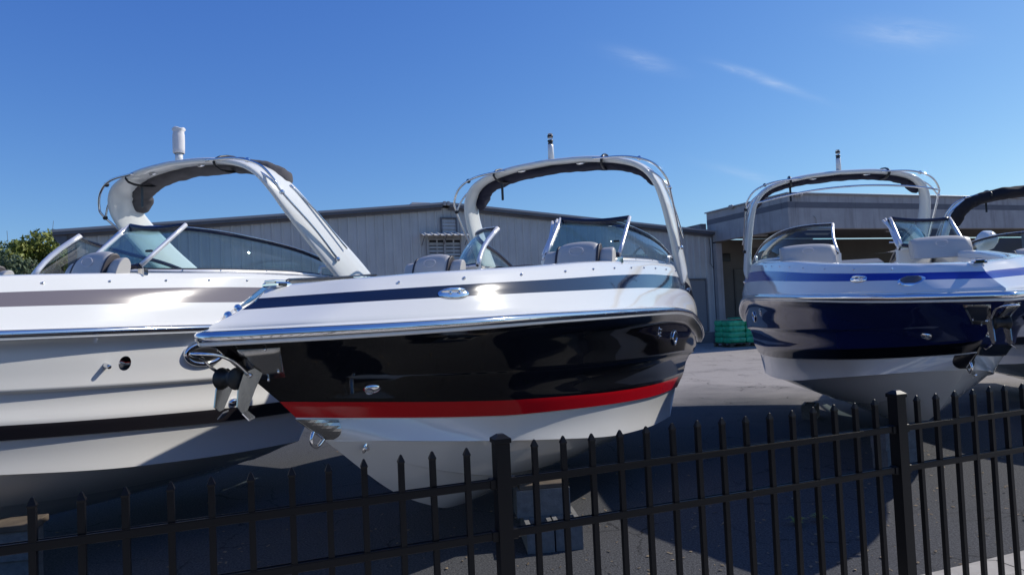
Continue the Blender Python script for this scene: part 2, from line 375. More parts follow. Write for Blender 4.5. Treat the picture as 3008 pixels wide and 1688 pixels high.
NU = 64
U = np.linspace(0, 1, NU) ** 1.5
def curve_row(fn, s0, s1, closed=True):
    s = s0 + (s1 - s0) * U; p, z = fn(s); p = np.array(p, float); p = p * np.ones(NU)
    if closed: p[0] = 0
    return np.stack([p, s, np.ones(NU) * z], 1)
def grid_normals(G):
    du = np.gradient(G, axis=1); dv = np.gradient(G, axis=0)
    n = np.cross(dv, du); L = np.linalg.norm(n, axis=2, keepdims=True); n = n / np.maximum(L, 1e-9)
    n[:, 0] = n[:, 1]
    return n
def band(name, G, Nn, j0, j1, mt, par, up_=False):
    """one stripe of the shell on both sides of the boat, as one part with the whole shell's shading"""
    g_ = G[j0:j1+1]; n_ = Nn[j0:j1+1]; nj = j1 - j0 + 1
    chk = n_[..., 2].mean() if up_ else n_[..., 0].mean()
    if chk < 0: n_ = -n_
    V = g_.reshape(-1, 3); N_ = n_.reshape(-1, 3)
    F = []
    for j in range(nj - 1):
        for i in range(NU - 1):
            q = (j * NU + i, j * NU + i + 1, (j + 1) * NU + i + 1, (j + 1) * NU + i)
            a, b, c, d_ = (V[k] for k in q); fn_ = np.cross(c - a, d_ - b)
            F.append(q if fn_ @ N_[q[0]] + fn_ @ N_[q[2]] >= 0 else q[::-1])
    k = len(V); V2 = V * [-1, 1, 1]; N2 = N_ * [-1, 1, 1]
    return mesh(name, np.r_[V, V2], F + [tuple(i + k for i in f[::-1]) for f in F], mt, par, True, np.r_[N_, N2])

WS = [0, .03, .065, .10, .135, .17, .22, .30, .40, .50, .57, .60, .615, .63, .66, .72, .80, .88, .94, 1]
def build_shell(o, M):
    # topsides: rub rail down to the accent stripe
    rows = []
    for w in WS:
        s1 = 6.93 * (1 - w) + 5.45 * w
        rows.append(curve_row(lambda s, w=w: side_pt(s, w), side_s0(w), s1))
    r2 = curve_row(lambda s: (p_r(s, .75, .575), z_r2(s)), .575, 5.25)
    r1 = rows[-1]
    rows += [r1 * (1 - f) + r2 * f for f in (.33, .66)] + [r2]
    G = np.stack(rows); Nn = grid_normals(G); nw = len(WS) - 1
    band('topside', G, Nn, 0, nw, M['top'], o); band('accent_stripe', G, Nn, nw, nw + 3, M['accent'], o)
    # step under the stripe, then the lower side down to the chine
    led = r2.copy(); rp = ramp(led[:, 1], .6, 1.0, 1); led[:, 0] = np.maximum(led[:, 0] - .02 * rp, 0); led[:, 2] -= .008
    ch = curve_row(lambda s: (b_ch(s), z_ch(s)), .806, 5.08)
    rows = [led * (1 - f) + ch * f + np.array([1, 0, 0]) * (-.012 * math.sin(math.pi * f)) * ramp(led[:, 1], .9, 1.2, 1)[:, None] for f in np.linspace(0, 1, 7)]
    for r_ in rows: r_[:, 0] = np.maximum(r_[:, 0], 0); r_[0, 0] = 0
    G2 = np.stack(rows); M['_low'] = G2; band('lower_side', G2, grid_normals(G2), 0, 6, M['low'], o)
    G3 = np.stack([r2, led]); band('stripe_ledge', G3, grid_normals(G3), 0, 1, M['low'], o)
    # bottom: chine flat, strake, keel
    keel = curve_row(lambda s: (0 * s, z_keel(s)), .806, 5.0)
    c2 = ch.copy(); rp = ramp(ch[:, 1], .9, 1.2, 1); c2[:, 0] = np.maximum(c2[:, 0] - .055 * rp, 0); c2[:, 2] -= .004
    def between(f, bulge): 
        r_ = c2 * (1 - f) + keel * f; r_[:, 2] -= bulge * ramp(r_[:, 1], 1.2, 1.5, 1); return r_
    for nm, rr in (('chine_flat', [ch, c2]), ('bottom', [c2, between(.15, .012), between(.30, .02), between(.45, .02), between(.48, .022)]), ('bottom', [between(.48, .022), between(.52, -.006), between(.7, .005), between(.85, .005), between(.95, .002), keel])):
        Gb = np.stack(rr); band(nm, Gb, -grid_normals(Gb), 0, len(rr) - 1, M['low'], o, False)
    # deck: ledge above the rail, white, stripe, white, rounded crest, inner side
    D = [curve_row(lambda s, i=i: deck_row(i, s), deck_s0[i], 6.93) for i in range(4)]
    lip = curve_row(lambda s: (b_rub(s) - .004, z_rub(s) + .062), .01, 6.93)
    ins = lambda A, B, n: [A * (1 - f) + B * f for f in np.linspace(0, 1, n + 1)[1:-1]]
    low = [lip] + [D[0]]
    G0 = np.stack(low); band('deck_ledge', G0, grid_normals(G0), 0, 1, M['deck'], o)
    step = D[0].copy(); step[:, 2] += .012; step[:, 0] = np.maximum(step[:, 0] - .004, 0)
    body = [D[0], step] + ins(step, D[1], 4) + [D[1]] + ins(D[1], D[2], 3) + [D[2]] + ins(D[2], D[3], 4)
    crest = D[3]
    def inner(off, dz, s0):
        s = s0 + (6.9 - s0) * U; p, z = deck_row(3, s); p = np.maximum(p - off, 0) * ramp(s, s0, .12, .5); p[0] = 0; return np.stack([p, s, z + dz], 1)
    body += [crest, inner(.02, .010, .43), inner(.045, .014, .47)]
    Gd = np.stack(body); Nd = grid_normals(Gd); iD1 = body.index(next(b for b in body if b is D[1])) if False else 6
    iD2 = iD1 + 3
    band('deck_side', Gd, Nd, 0, iD1, M['deck'], o); band('deck_stripe', Gd, Nd, iD1, iD2, M['dstripe'], o); band('deck_shoulder', Gd, Nd, iD2, len(body) - 1, M['deck'], o)
    topi = [inner(.045, .014, .47), inner(.10, .018, .62), inner(.16, .012, .80), inner(.175, -.02, .98)]
    Gt = np.stack(topi); band('gunwale', Gt, grid_normals(Gt), 0, 3, M['deck'], o, True)
    li = [inner(.175, -.02, .98), inner(.20, -.30, 1.05)]; fl = li[1].copy(); fl[:, 0] = 0
    Gl = np.stack(li); band('cockpit_liner', Gl, -grid_normals(Gl), 0, 1, M['deck'], o, False)
    Gf = np.stack([li[1], fl]); band('cockpit_sole', Gf, grid_normals(Gf), 0, 1, M['deck'], o, True)
    # stern closed between the port and starboard ends of every row
    ends = [r_[-1] for r_ in [D[3], D[2], D[1], D[0], lip] + [np.array([[0, 0, 0]] * (NU - 1) + [list(rows_[-1])]) for rows_ in G[::2]] + [led, ch, keel]]
    V = []; 
    for e in ends:
        for f in (-1, -.5, 0, .5, 1): V.append((e[0] * f, e[1] + .06 * (1 - f * f), e[2]))
    F = [(j*5+i, j*5+i+1, (j+1)*5+i+1, (j+1)*5+i) for j in range(len(ends)-1) for i in range(4)]
    mesh('transom', V, F, M['deck'], o, True)
    # rub rail: white base moulding and a polished half-round
    s = np.r_[0.0, .012, .04, np.linspace(.1, 6.93, 70)]
    for nm, pr, mt in (('rail_base', [(-.012, -.006), (.006, -.006), (.010, .004), (.010, .012), (-.012, .012)], M['deck']),
                       ('rub_rail', [(-.012, .0125), (.014, .0125), (.022, .022), (.025, .034), (.022, .048), (.012, .058), (-.012, .060)], STEEL)):
        mb = MB(); 
        rows_ = []
        for a, dz in pr:
            line = []
            for q in np.r_[-s[::-1], s[1:]]:
                sd = 1 if q > 0 else -1; aq = abs(q); nx = 1.0
                bb = float(b_rub(aq)) if aq > 0 else 0
                db = (float(b_rub(aq + .03)) - float(b_rub(max(aq - .03, 0)))) / (.06 if aq > .03 else aq + .03)
                L_ = math.hypot(1, db); px, ps = a / L_, -a * db / L_
                if aq == 0: px, ps = 0, -a - .0
                line.append((sd * (bb + px) if aq > 0 else 0, aq + ps, float(z_rub(aq)) + dz))
            rows_.append(line)
        mb.grid(rows_, True, flip=True)
        ro = mb.build(nm, mt, o)
        if nm == 'rub_rail':
            sc = MB()
            for sd in (-1, 1):
                for q in np.arange(.25, 6.8, .31):
                    f0 = Vector((sd * (float(b_rub(q)) + .0225), q, float(z_rub(q)) + .034)); sc.oval(f0, (0, .007, 0), (0, 0, .007), (sd, 0, 0), .005, 8, 3)
            so_ = sc.build('rail_screws', CHROME, ro); so_['kind'] = 'stuff'

# ---------------------------------------------------------------- boat upperworks
WB = [(3.45, .33, 2.12), (3.55, .55, 2.115), (3.85, .80, 2.11), (4.35, .955, 2.12), (5.2, 1.015, 2.13), (5.9, 1.04, 2.085), (6.3, 1.045, 2.0)]
WT = [(3.84, .29, 2.50), (3.96, .50, 2.51), (4.22, .72, 2.50), (4.65, .87, 2.455), (5.3, .965, 2.36), (5.95, 1.02, 2.17), (6.32, 1.045, 2.01)]
def sp(P, n): return [Vector((q[1], q[0], q[2])) for q in catmull(P, n)]       # (s,p,z) -> (x=p, y=s, z)
def mir(P, sd): return [Vector((sd * q.x, q.y, q.z)) for q in P]
ARCH = [(5.55, 1.175, 1.98), (5.40, 1.175, 2.2), (5.18, 1.165, 2.48), (4.97, 1.14, 2.76), (4.84, 1.085, 2.96), (4.76, .965, 3.105), (4.71, .76, 3.19), (4.67, .42, 3.245), (4.655, 0, 3.265)]

def build_windshield(o, open_panel=True):
    base, top = sp(WB, 8), sp(WT, 8); n = len(base)
    for sd in (-1, 1):
        G = []
        for f in np.linspace(0, 1, 7):
            row = []
            for a, b in zip(base, top):
                q = a.lerp(b, f); row.append(Vector((sd * (q.x + .03 * math.sin(math.pi * f)), q.y - .03 * math.sin(math.pi * f), q.z)))
            G.append(row)
        mb = MB().grid(G, True, flip=(sd > 0)); gl = mb.build('windshield_glass', GLASS, o)
        md = gl.modifiers.new('thick', 'SOLIDIFY'); md.thickness = .006; md.offset = 0
        # trims
        tp = mir(top, sd); bs = mir(base, sd)
        MB().tube(tp, .016, 8, sx=1.5).build('top_rail', BLUEBLACK, gl)
        MB().tube([q + Vector((sd * .016, -.006, .013)) for q in tp], .006, 6).build('top_rail_bead', STEEL, gl)
        MB().tube([q + Vector((0, 0, .004)) for q in bs], .019, 8, sx=1.0).build('base_rail', BLACKPLASTIC, gl)
        MB().tube([q + Vector((sd * .02, -.01, -.006)) for q in bs], .015, 6).build('base_moulding', ALU, gl)
        fr = [G[k][0] + Vector((0, -.004, 0)) for k in range(7)]
        MB().tube(fr, .016, 8, sx=1.5).build('centre_post', ALU, gl)
        iv = int(n * .72); 
        MB().tube([G[k][min(iv + int(3 * (k / 6) ** 2), n - 1)] for k in range(7)], .013, 8, sx=1.6).build('mullion', ALU, gl)
        # snaps along the base moulding
        sn = MB()
        for i in range(3, n - 2, 5): sn.oval(bs[i] + Vector((sd * .028, -.02, .0)), (0, .009, 0), (0, 0, .009), (sd, -.5, .3), .008, 8, 3)
        sn.build('base_snaps', STEEL, gl)['kind'] = 'stuff'
    if open_panel:
        # the hinged centre panel, swung open and lying in front of the port side
        BL, BR, TL, TR = Vector((.36, 3.43, 2.165)), Vector((1.03, 3.42, 2.115)), Vector((.37, 3.83, 2.525)), Vector((1.03, 3.84, 2.475))
        def pp(u, v):
            a, b = BL.lerp(BR, u), TL.lerp(TR, u); q = a.lerp(b, v); sag = -.030 * math.sin(math.pi * u) - .02 * math.sin(math.pi * v) * 0
            return q + Vector((0, -.03 * math.sin(math.pi * u), sag * 1.0))
        G = [[pp(u, v) for u in np.linspace(0, 1, 13)] for v in np.linspace(0, 1, 5)]
        gl = MB().grid(G, True).build('open_panel', GLASS, o); md = gl.modifiers.new('thick', 'SOLIDIFY'); md.thickness = .006; md.offset = 0
        for nm, pts, r_, mt in (('panel_top_rail', G[-1], .019, BLUEBLACK), ('panel_bottom_rail', G[0], .019, BLUEBLACK), ('panel_side_frame', [g_[0] for g_ in G], .017, ALU), ('panel_side_frame', [g_[-1] for g_ in G], .017, ALU)):
            MB().tube(pts, r_, 8, sx=1.25).build(nm, mt, gl)
        MB().tube([q + Vector((-.045, .03, .0)) for q in [g_[0] for g_ in G]], .012, 8).build('hinge_post', ALU, gl)
        MB().box(G[0][-1] + Vector((.0, .02, -.05)), (.05, .05, .07), .3, .01).build('panel_catch', CHROME, gl)
        MB().box(pp(.97, .35) + Vector((-.03, -.03, 0)), (.05, .025, .018), .2, .004).build('panel_latch', BLACKPLASTIC, gl)

def arch_frames(rk=0, sh=0):
    P = ARCH; half = catmull([(q[0] + rk * min(1.05, max(0, (3.05 - q[2]))) ** 1.35 - sh, q[1], q[2] - sh * .2 * max(0, q[2] - 2.2)) for q in P], 7); full = [np.array(q) for q in half] + [np.array([q[0], -q[1], q[2]]) for q in half[-2::-1]]
    return [Vector((q[1], q[0], q[2])) for q in full]
def arch_axes(C):
    out = []; n = len(C)
    for i, c in enumerate(C):
        t = (C[min(i + 1, n - 1)] - C[max(i - 1, 0)]).normalized()
        ch = Vector((0, 1, .10)); ch = (ch - t * ch.dot(t)).normalized(); out.append((t, ch, t.cross(ch).normalized()))
    return out
def build_arch(o, M):
    C = arch_frames(M.get('rake', 0), M.get('shift', 0)); AX = arch_axes(C); n = len(C); V = []; K = 22
    for i, (c, (t, ch, th)) in enumerate(zip(C, AX)):
        f = abs(i / (n - 1) * 2 - 1)                                       # 1 at the feet, 0 in the middle
        w = np.interp(f, [0, .35, .62, .8, 1], [.125, .135, .15, .165, .20]) * M.get('leg', 1); h = np.interp(f, [0, .5, .8, 1], [.030, .036, .045, .055])
        for k in range(K):
            a = 2 * math.pi * k / K; x, y = math.cos(a), math.sin(a)
            x = math.copysign(abs(x) ** .8, x); y = math.copysign(abs(y) ** .65, y)
            V.append(c + ch * w * x + th * h * y * (1 if x < .3 else .8))
    F = [(i*K+k, i*K+(k+1) % K, (i+1)*K+(k+1) % K, (i+1)*K+k) for i in range(n-1) for k in range(K)] + [tuple(reversed(range(K))), tuple((n-1)*K+k for k in range(K))]
    a = mesh('arch', V, F, ARCHWHITE, o, True)
    bm = bmesh.new(); bm.from_mesh(a.data); bmesh.ops.recalc_face_normals(bm, faces=bm.faces); bm.to_mesh(a.data); bm.free()
    # courtesy light and clips under the crown
    for dx in (-.34, .34):
        MB().oval((dx, 4.62 - M.get('shift', 0), 3.205 - M.get('shift', 0) * .2), (.05, 0, 0), (0, .02, .003), (0, -.2, -1), .016, 12, 4).build('arch_light', CHROME, a)
    for sd in (-1, 1):
        MB().box((sd * 1.19, 5.42, 2.03), (.02, .05, .14), 0, .004).build('arch_hinge_cover', BLACKPLASTIC, a)
    # furled canopy lashed along the arch
    cv = M['canvas']; pos = M.get('canvas_off', (.20, -.055)); i0, i1 = M.get('canvas_span', (25, n - 24))
    pts = []; rad = []
    for i in range(i0, i1 + 1):
        c = C[i]; (t, ch, th) = AX[i]
        inw = (Vector((0, 4.7, 2.55)) - c); inw.y = 0; inw.normalize()
        pts.append(c + ch * pos[0] + inw * (-pos[1]))
    N_ = len(pts); Vr = []; KK = 18
    rs = np.random.default_rng(M['seed'])
    lum = rs.normal(0, 1, (N_, 4))
    for i, p in enumerate(pts):
        t = (pts[min(i+1, N_-1)] - pts[max(i-1, 0)]).normalized(); u = Vector((0, 1, 0)); u = (u - t * u.dot(t)).normalized(); w = t.cross(u)
        e = min(1, (min(i, N_ - 1 - i) + .35) / 3.0) ** .5
        for k in range(KK):
            a_ = 2 * math.pi * k / KK
            r_ = e * (1 + .10 * math.sin(3 * a_ + lum[i, 0]) + .07 * math.sin(5 * a_ + .6 * i) + .05 * lum[i, 1])
            Vr.append(p + (u * math.cos(a_) * .115 + w * math.sin(a_) * .062 * M.get('fat', 1)) * r_)
    Fr = [(i*KK+k, i*KK+(k+1) % KK, (i+1)*KK+(k+1) % KK, (i+1)*KK+k) for i in range(N_-1) for k in range(KK)] + [tuple(reversed(range(KK))), tuple((N_-1)*KK+k for k in range(KK))]
    cvo = mesh('furled_canopy', Vr, Fr, cv, o, True)
    bm = bmesh.new(); bm.from_mesh(cvo.data); bmesh.ops.recalc_face_normals(bm, faces=bm.faces); bm.to_mesh(cvo.data); bm.free()
    md = cvo.modifiers.new('sub', 'SUBSURF'); md.levels = md.render_levels = 1
    for i in M.get('straps', (n // 2 - 10, n // 2 + 11)):
        c = C[i]; (t, ch, th) = AX[i]; mb = MB(); ring = []
        for k in range(15):
            a_ = 2 * math.pi * k / 14; ring.append(c + ch * (pos[0] * .35 + math.cos(a_) * .215) + th * math.sin(a_) * .075 + Vector((0, 0, -.02)))
        mb.tube(ring, .011, 6, sx=1.6)
        st = ring[7] if ring[7].z < ring[0].z else ring[0]
        if i > n // 2: mb.box(c + Vector((0, .03, -.19)), (.028, .006, .20 * M.get('tail', 1)))
        mb.build('strap', BLACKPLASTIC, cvo)
    # stainless canopy bows
    sh = M.get('shift', 0)
    for sd in (-1, 1):
        s_ = lambda P: [Vector((sd * q[1], q[0] - sh * min(1, max(0, q[2] - 2.0)), q[2] - sh * .2 * max(0, q[2] - 2.2))) for q in catmull(P, 6)]
        rk = M.get('rake', 0)
        bow = MB().tube(s_([(4.53, .50, 3.215), (4.54, .86, 3.19), (4.60, 1.10, 3.11), (4.66, 1.215, 2.97), (4.74, 1.235, 2.86), (5.0 + rk * .4, 1.24, 2.56), (5.22 + rk * .7, 1.235, 2.28)]), .0125, 8).build('canopy_bow', STEEL, o)
        MB().tube(s_([(4.74, 1.235, 2.86), (4.70, 1.12, 3.0), (4.66, .93, 3.13)]), .011, 8).build('bow_strut', STEEL, bow)
        MB().tube(s_([(4.98, 1.12, 2.98), (5.12 + rk * .3, 1.19, 2.76), (5.42 + rk * .6, 1.235, 2.40)]), .010, 8).build('canopy_bow', STEEL, o)
        for q in ((4.74, 1.235, 2.86), (4.58, .98, 3.165), (5.22 + rk * .7, 1.235, 2.28)):
            mb = MB(); mb.lathe((sd * q[1], q[0] - sh * min(1, max(0, q[2] - 2.0)), q[2] - .024 - sh * .2 * max(0, q[2] - 2.2)), (0, 0, 1), [(0, .008), (.008, .022), (.024, .026), (.040, .022), (.048, .008)], 10)
            mb.build('bow_fitting', BLACKPLASTIC if sd < 0 else CHROME, bow)
    if M.get('cross_tube'):
        MB().tube([Vector((x, 4.30 + .05 * x * x, 3.02 - .10 * x * x)) for x in np.linspace(-1.12, 1.12, 25)], .013, 8).build('cross_tube', STEEL, o)
    # all-round light mast
    zt = 3.305 - sh * .2; ym = 4.655 - sh
    if M.get('mast') == 'covered':
        mt_ = MB().lathe((0, ym, zt - .03), (0, 0, 1), [(0, .036), (.10, .036)], 14).build('light_mast', ARCHWHITE, o)
        mb = MB(); V = []; nn = 20
        for j, (h, r_) in enumerate([(.07, .048), (.075, .055), (.12, .056), (.20, .057), (.26, .056), (.285, .050), (.30, .053), (.318, .064), (.326, .058), (.322, .03), (.32, .004)]):
            for k in range(nn):
                a_ = 2 * math.pi * k / nn; rr = r_ * (1 + (.06 if j >= 5 else .02) * math.sin(5 * a_ + j * .4)); V.append((rr * math.cos(a_), ym + rr * math.sin(a_), zt + h + .006 * (j > 6) * math.sin(4 * a_)))
        F = [(j*nn+k, j*nn+(k+1) % nn, (j+1)*nn+(k+1) % nn, (j+1)*nn+k) for j in range(10) for k in range(nn)]
        mesh('mast_cover', V, F, FABW, mt_, True)
    elif M.get('mast'):
        mt_ = MB().lathe((0, ym, zt - .03), (0, 0, 1), [(0, .033), (.18, .031), (.185, .025)], 14).build('light_mast', ARCHWHITE, o)
        MB().lathe((0, ym, zt + .155), (0, 0, 1), [(0, .026), (.012, .029), (.022, .022), (.03, .030), (.044, .031), (.045, .02)], 14).build('lamp_base', BLACKPLASTIC, mt_)
        MB().lathe((0, ym, zt + .20), (0, 0, 1), [(0, .027), (.03, .027)], 14).build('lamp_lens', LENS, mt_)
        MB().lathe((0, ym, zt + .23), (0, 0, 1), [(0, .030), (.022, .031), (.024, .028)], 14).build('lamp_cap', BLACKPLASTIC, mt_)
        MB().lathe((0, ym, zt + .255), (0, 0, 1), [(0, .027), (.016, .025), (.02, .01)], 14).build('lamp_top', LENS, mt_)

def cushion(name, c, w, d, h, rz, parent, tilt=.25, mt=None, emblem=False, wings=True):
    """padded backrest: rounded slab leaning aft, with darker seams and side wings"""
    cx, cy, cz = c
    def slab(x0, x1, dd, hh, crown, y0):
        nx, na = 11, 14; G = []
        for i in range(nx + 1):
            f = i / nx; x = x0 + (x1 - x0) * f; e = 1 - .06 * (abs(2 * f - 1) ** 6); hh_ = hh * e + crown * (1 - (2 * f - 1) ** 2)
            row = []
            for k in range(na + 1):
                a_ = math.pi * k / na; yy = -math.cos(a_) * dd / 2; zz = math.sin(a_) ** .5
                row.append((x, y0 + yy * e, zz))
            G.append([Vector((cx + q[0] * math.cos(rz) - (q[1] + tilt * q[2] * hh_) * math.sin(rz), cy + q[0] * math.sin(rz) + (q[1] + tilt * q[2] * hh_) * math.cos(rz), cz + hh_ * q[2])) for q in row])
        return G
    def closed(G, nm, m_, par):
        mb = MB().grid(G, True)
        for E_ in (G[0], G[-1]): mb.add(E_, [tuple(range(len(E_)))])
        ob = mb.build(nm, m_, par)
        bm = bmesh.new(); bm.from_mesh(ob.data); bmesh.ops.remove_doubles(bm, verts=bm.verts, dist=1e-4); bmesh.ops.recalc_face_normals(bm, faces=bm.faces); bm.to_mesh(ob.data); bm.free(); return ob
    m_ = mt or VINYL
    w2 = w / 2; wing = .22 * w if wings else 0
    main = closed(slab(-w2 + wing, w2 - wing, d, h, .018, 0), name, m_, parent)
    if wings:
        for sd in (-1, 1):
            closed(slab(min(sd * w2, sd * (w2 - wing + .022)), max(sd * w2, sd * (w2 - wing + .022)), d * .8, h * .80, .0, .02), 'cushion_wing', m_, main)
            closed(slab(min(sd * (w2 - wing + .022), sd * (w2 - wing)), max(sd * (w2 - wing + .022), sd * (w2 - wing)), d * .96, h * .97, 0, 0), 'cushion_seam', VINYLDK, main)
    if emblem:
        mb = MB(); zc = cz + h * .72; y0 = -d * .46
        P = lambda a_, rx, rzz, dx=0: Vector((cx + (dx + rx * math.cos(a_)) * math.cos(rz), cy + (dx + rx * math.cos(a_)) * math.sin(rz) + y0 + tilt * h * .72 - .012, zc + rzz * math.sin(a_)))
        mb.tube([P(a_, .062, .036) for a_ in np.linspace(R(-215), R(35), 26)], .0028, 5)
        mb.tube([P(a_, .060, .022) + Vector((0, 0, .010)) for a_ in np.linspace(R(20), R(150), 18)], .0028, 5)
        mb.build('emblem', THREAD, main)
    return main

def build_interior(o, M):
    wz = 2.10
    # consoles carrying the windshield
    for sd in (-1, 1):
        V = []; base = sp(WB, 5)
        F = []; n = 16
        pts = base[:n]
        V = [(sd * q.x, q.y, q.z - .006) for q in pts] + [(sd * .30, q.y, q.z - .006) for q in pts] + [(sd * q.x, q.y, 1.72) for q in pts]
        for i in range(n - 1): F += [(i, i+1, n+i+1, n+i), (i, 2*n+i, 2*n+i+1, i+1)]
        V += [(sd * .30, pts[0].y, 1.72)]; F += [(0, n, 3*n, 2*n)]
        mesh('console', V, F, M['deck'], o, False)
        if sd < 0: cushion('helm_seat', (sd * .58, 5.0, 1.75), .50, .16, .44, 0, o, .12, VINYLDK if sd < 0 and M.get('dark_helm') else VINYL, False, False)
    for sd in (-1, 1):
        cushion('bow_backrest', (sd * .715, 3.24, 1.985), .61, .15, .235, 0, o, .30, VINYL, True, M.get('wings', True))
    # dark bolster along the bow coaming
    s = np.linspace(.95, 2.5, 30)
    for sd in M.get('bolster', ()):
        pts = []
        for q in s:
            p, z = deck_row(3, q); pts.append(Vector((sd * max(float(p) - .155 - .0, .05), q, float(z) + .022)))
        MB().tube(pts, [.004] + [.016] * 28 + [.004], 8, sx=1.9).build('coaming_bolster', BLACKPLASTIC, o)
    MB().box((0, 6.5, 1.86), (1.6, 1.5, .46), 0, .06).build('sun_block_pad', VINYL, o)  # unseen stern pad, added and sized to block sun passing over the stern
    # steering wheel on the starboard helm
    mb = MB(); c = Vector((-.62, 4.42, 2.02)); mb.tube([c + Vector((.17 * math.cos(a_), .10 * math.sin(a_), .14 * math.sin(a_))) for a_ in np.linspace(0, 2 * math.pi, 29)], .013, 6)
    for a_ in (R(90), R(210), R(330)): mb.tube([c + Vector((0, .03, 0)), c + Vector((.17 * math.cos(a_), .10 * math.sin(a_), .14 * math.sin(a_)))], .009, 6)
    mb.build('steering_wheel', BLACKPLASTIC, o)

def build_fittings(o, M):
    # snaps on the deck shoulder
    proto = None
    for sd in (-1, 1):
        for q in (.85, 1.2, 1.7, 2.25, 2.7, 3.15, 3.6, 4.0, 4.4, 4.8, 5.2):
            c, nr, ts, tq = frame_at(deck_pt, q, .90, sd)
            if proto is None:
                proto = MB().lathe((0, 0, 0), (0, 0, 1), [(0, .0095), (.003, .0095), (.0045, .006), (.010, .0065), (.0115, .004)], 10).build('snap_stud', STEEL, o); ob = proto
            else:
                ob = proto.copy(); col.objects.link(ob); ob.parent = o
            ob.location = c; ob.rotation_euler = nr.to_track_quat('Z', 'Y').to_euler()
    # retractable cleats in the deck stripe
    for sd in (-1, 1):
        for q, sz in ((1.07, 1.0), (5.75, .6)):
            c, nr, ts, tq = frame_at(deck_pt, q, .60, sd)
            hh = MB(); hh.oval(c + nr * .002, ts * .105 * sz, tq * .036 * sz, nr, .012); cl = hh.build('cleat', CHROME, o)
            mb = MB(); mb.oval(c + nr * .010 + tq * .014 * (1 if tq.z > 0 else -1) * sz, ts * .085 * sz, tq * .016 * sz, nr, .022); mb.build('cleat_horn', CHROME, cl)
            mb = MB()
            for k in (-1, 1): mb.tube([c + nr * .004 + ts * .03 * k * sz - Vector((0, 0, .02)) * sz, c + nr * .022 + ts * .03 * k * sz + Vector((0, 0, .006))], .008 * sz, 8)
            mb.build('cleat_post', STEEL, cl)
    # docking lights
    for sd in (-1, 1):
        c, nr, ts, tq = frame_at(side_pt, .93, .80, sd)
        dl = MB().oval(c - nr * .004, ts * .052, tq * .036, nr, .030, 24, 6).build('docking_light', CHROME, o)
        MB().oval(c + nr * .012 - ts * .016, ts * .028, tq * .026, nr, .024, 16, 5).build('light_lens', LENS, dl)
    # side vents and ports aft
    for sd in (-1, 1):
        c, nr, ts, tq = frame_at(side_pt, 4.80, .36, sd)
        mb = MB(); mb.tube([c + nr * .006 + ts * .10 * math.cos(a_) + tq * .065 * math.sin(a_) for a_ in np.linspace(0, 2 * math.pi, 33)], .014, 8); pv = mb.build('port_light', CHROME, o)
        MB().oval(c + nr * .001, ts * .095, tq * .06, nr, .008, 24, 3).build('port_glass', BLACKPLASTIC, pv)
        c, nr, ts, tq = frame_at(side_pt, 4.1, .26, sd)
        mb = MB(); mb.oval(c, ts * .03, tq * .055, nr, .012, 14, 3)
        for k in (-1, 0, 1): mb.tube([c + nr * .012 + tq * .03 * k - ts * .035, c + nr * .016 + tq * .03 * k + ts * .035], .006, 6)
        mb.build('engine_vent', CHROME, o)
    # bow: navigation light on the crest, small cleat and light on the starboard face
    bl = MB(); bl.box((0, .47, 1.862), (.095, .11, .030), 0, .010); bl.box((0, .455, 1.880), (.07, .08, .012), 0, .004)
    bo = bl.build('bow_light', CHROME, o); MB().box((.045, .46, 1.862), (.012, .055, .016), 0, .003).build('bow_light_lens', BLACKPLASTIC, bo)
    for sd in (-1, 1):
        c, nr, ts, tq = frame_at(deck_pt, .50, .55, sd)
        if sd < 0 and not M.get('speaker'):
            MB().oval(c, ts * .055, tq * .022, nr, .022).build('bow_chock', CHROME, o)
            c, nr, ts, tq = frame_at(deck_pt, .44, .36, sd); MB().oval(c, ts * .05, tq * .025, nr, .02).build('bow_chock', CHROME, o)
    hg = MB()
    for k in range(4): hg.box((.18, .92 + .035 * k, 1.905), (.05, .028, .008), 0, .002)
    hg.build('hatch_hinge', STEEL, o)
    # anchor chute on the stem
    for sd in (-1, 1):
        G = []
        for z_ in np.linspace(0, 1, 5):
            row = []
            for f in np.linspace(0, 1, 7):
                w = .09 + .49 * z_; s0 = max(.135 + .14 * z_, side_s0(w) + .02); s1 = .27 + .15 * z_
                q = s0 + (s1 - s0) * f; p, z = side_pt(q, w); nrm = frame_at(side_pt, q, w, sd)[1]
                row.append(Vector((sd * float(p), q, float(z))) + nrm * .006)
            G.append(row)
        pl_ = MB().grid(G, True, flip=(sd > 0)).build('chute_plate', STEELD, o); md = pl_.modifiers.new('t', 'SOLIDIFY'); md.thickness = .008
        mb = MB()
        for jj, ii in ((0, 4), (3, 5), (4, 2)): mb.oval(G[jj][ii] + frame_at(side_pt, .3, .3, sd)[1] * .004, (0, .011, 0), (0, 0, .011), (sd, -.6, 0), .006, 10, 3)
        mb.build('chute_screw', CHROME, pl_)
    an = MB()
    for sd, arm in ((1, [(.285, 1.425), (.235, 1.455), (.167, 1.437), (.133, 1.368), (.122, 1.285), (.150, 1.250), (.184, 1.262), (.237, 1.355)]), (-1, [(.225, 1.425), (.185, 1.46), (.131, 1.441), (.110, 1.36), (.097, 1.285), (.125, 1.262), (.150, 1.268), (.206, 1.358)])):
        V = [(sd * .062, s_, z_) for s_, z_ in arm] + [(sd * .054, s_, z_) for s_, z_ in arm]; n_ = len(arm)
        am = mesh('roller_arm', V, [tuple(range(n_)), tuple(range(2*n_-1, n_-1, -1))] + [(i, n_+i, n_+(i+1) % n_, (i+1) % n_) for i in range(n_)], STEELD, o)
        tip = [(sd * .060, .150, 1.256), (sd * .060, .184, 1.262), (sd * .100, .190, 1.232), (sd * .100, .152, 1.224)]
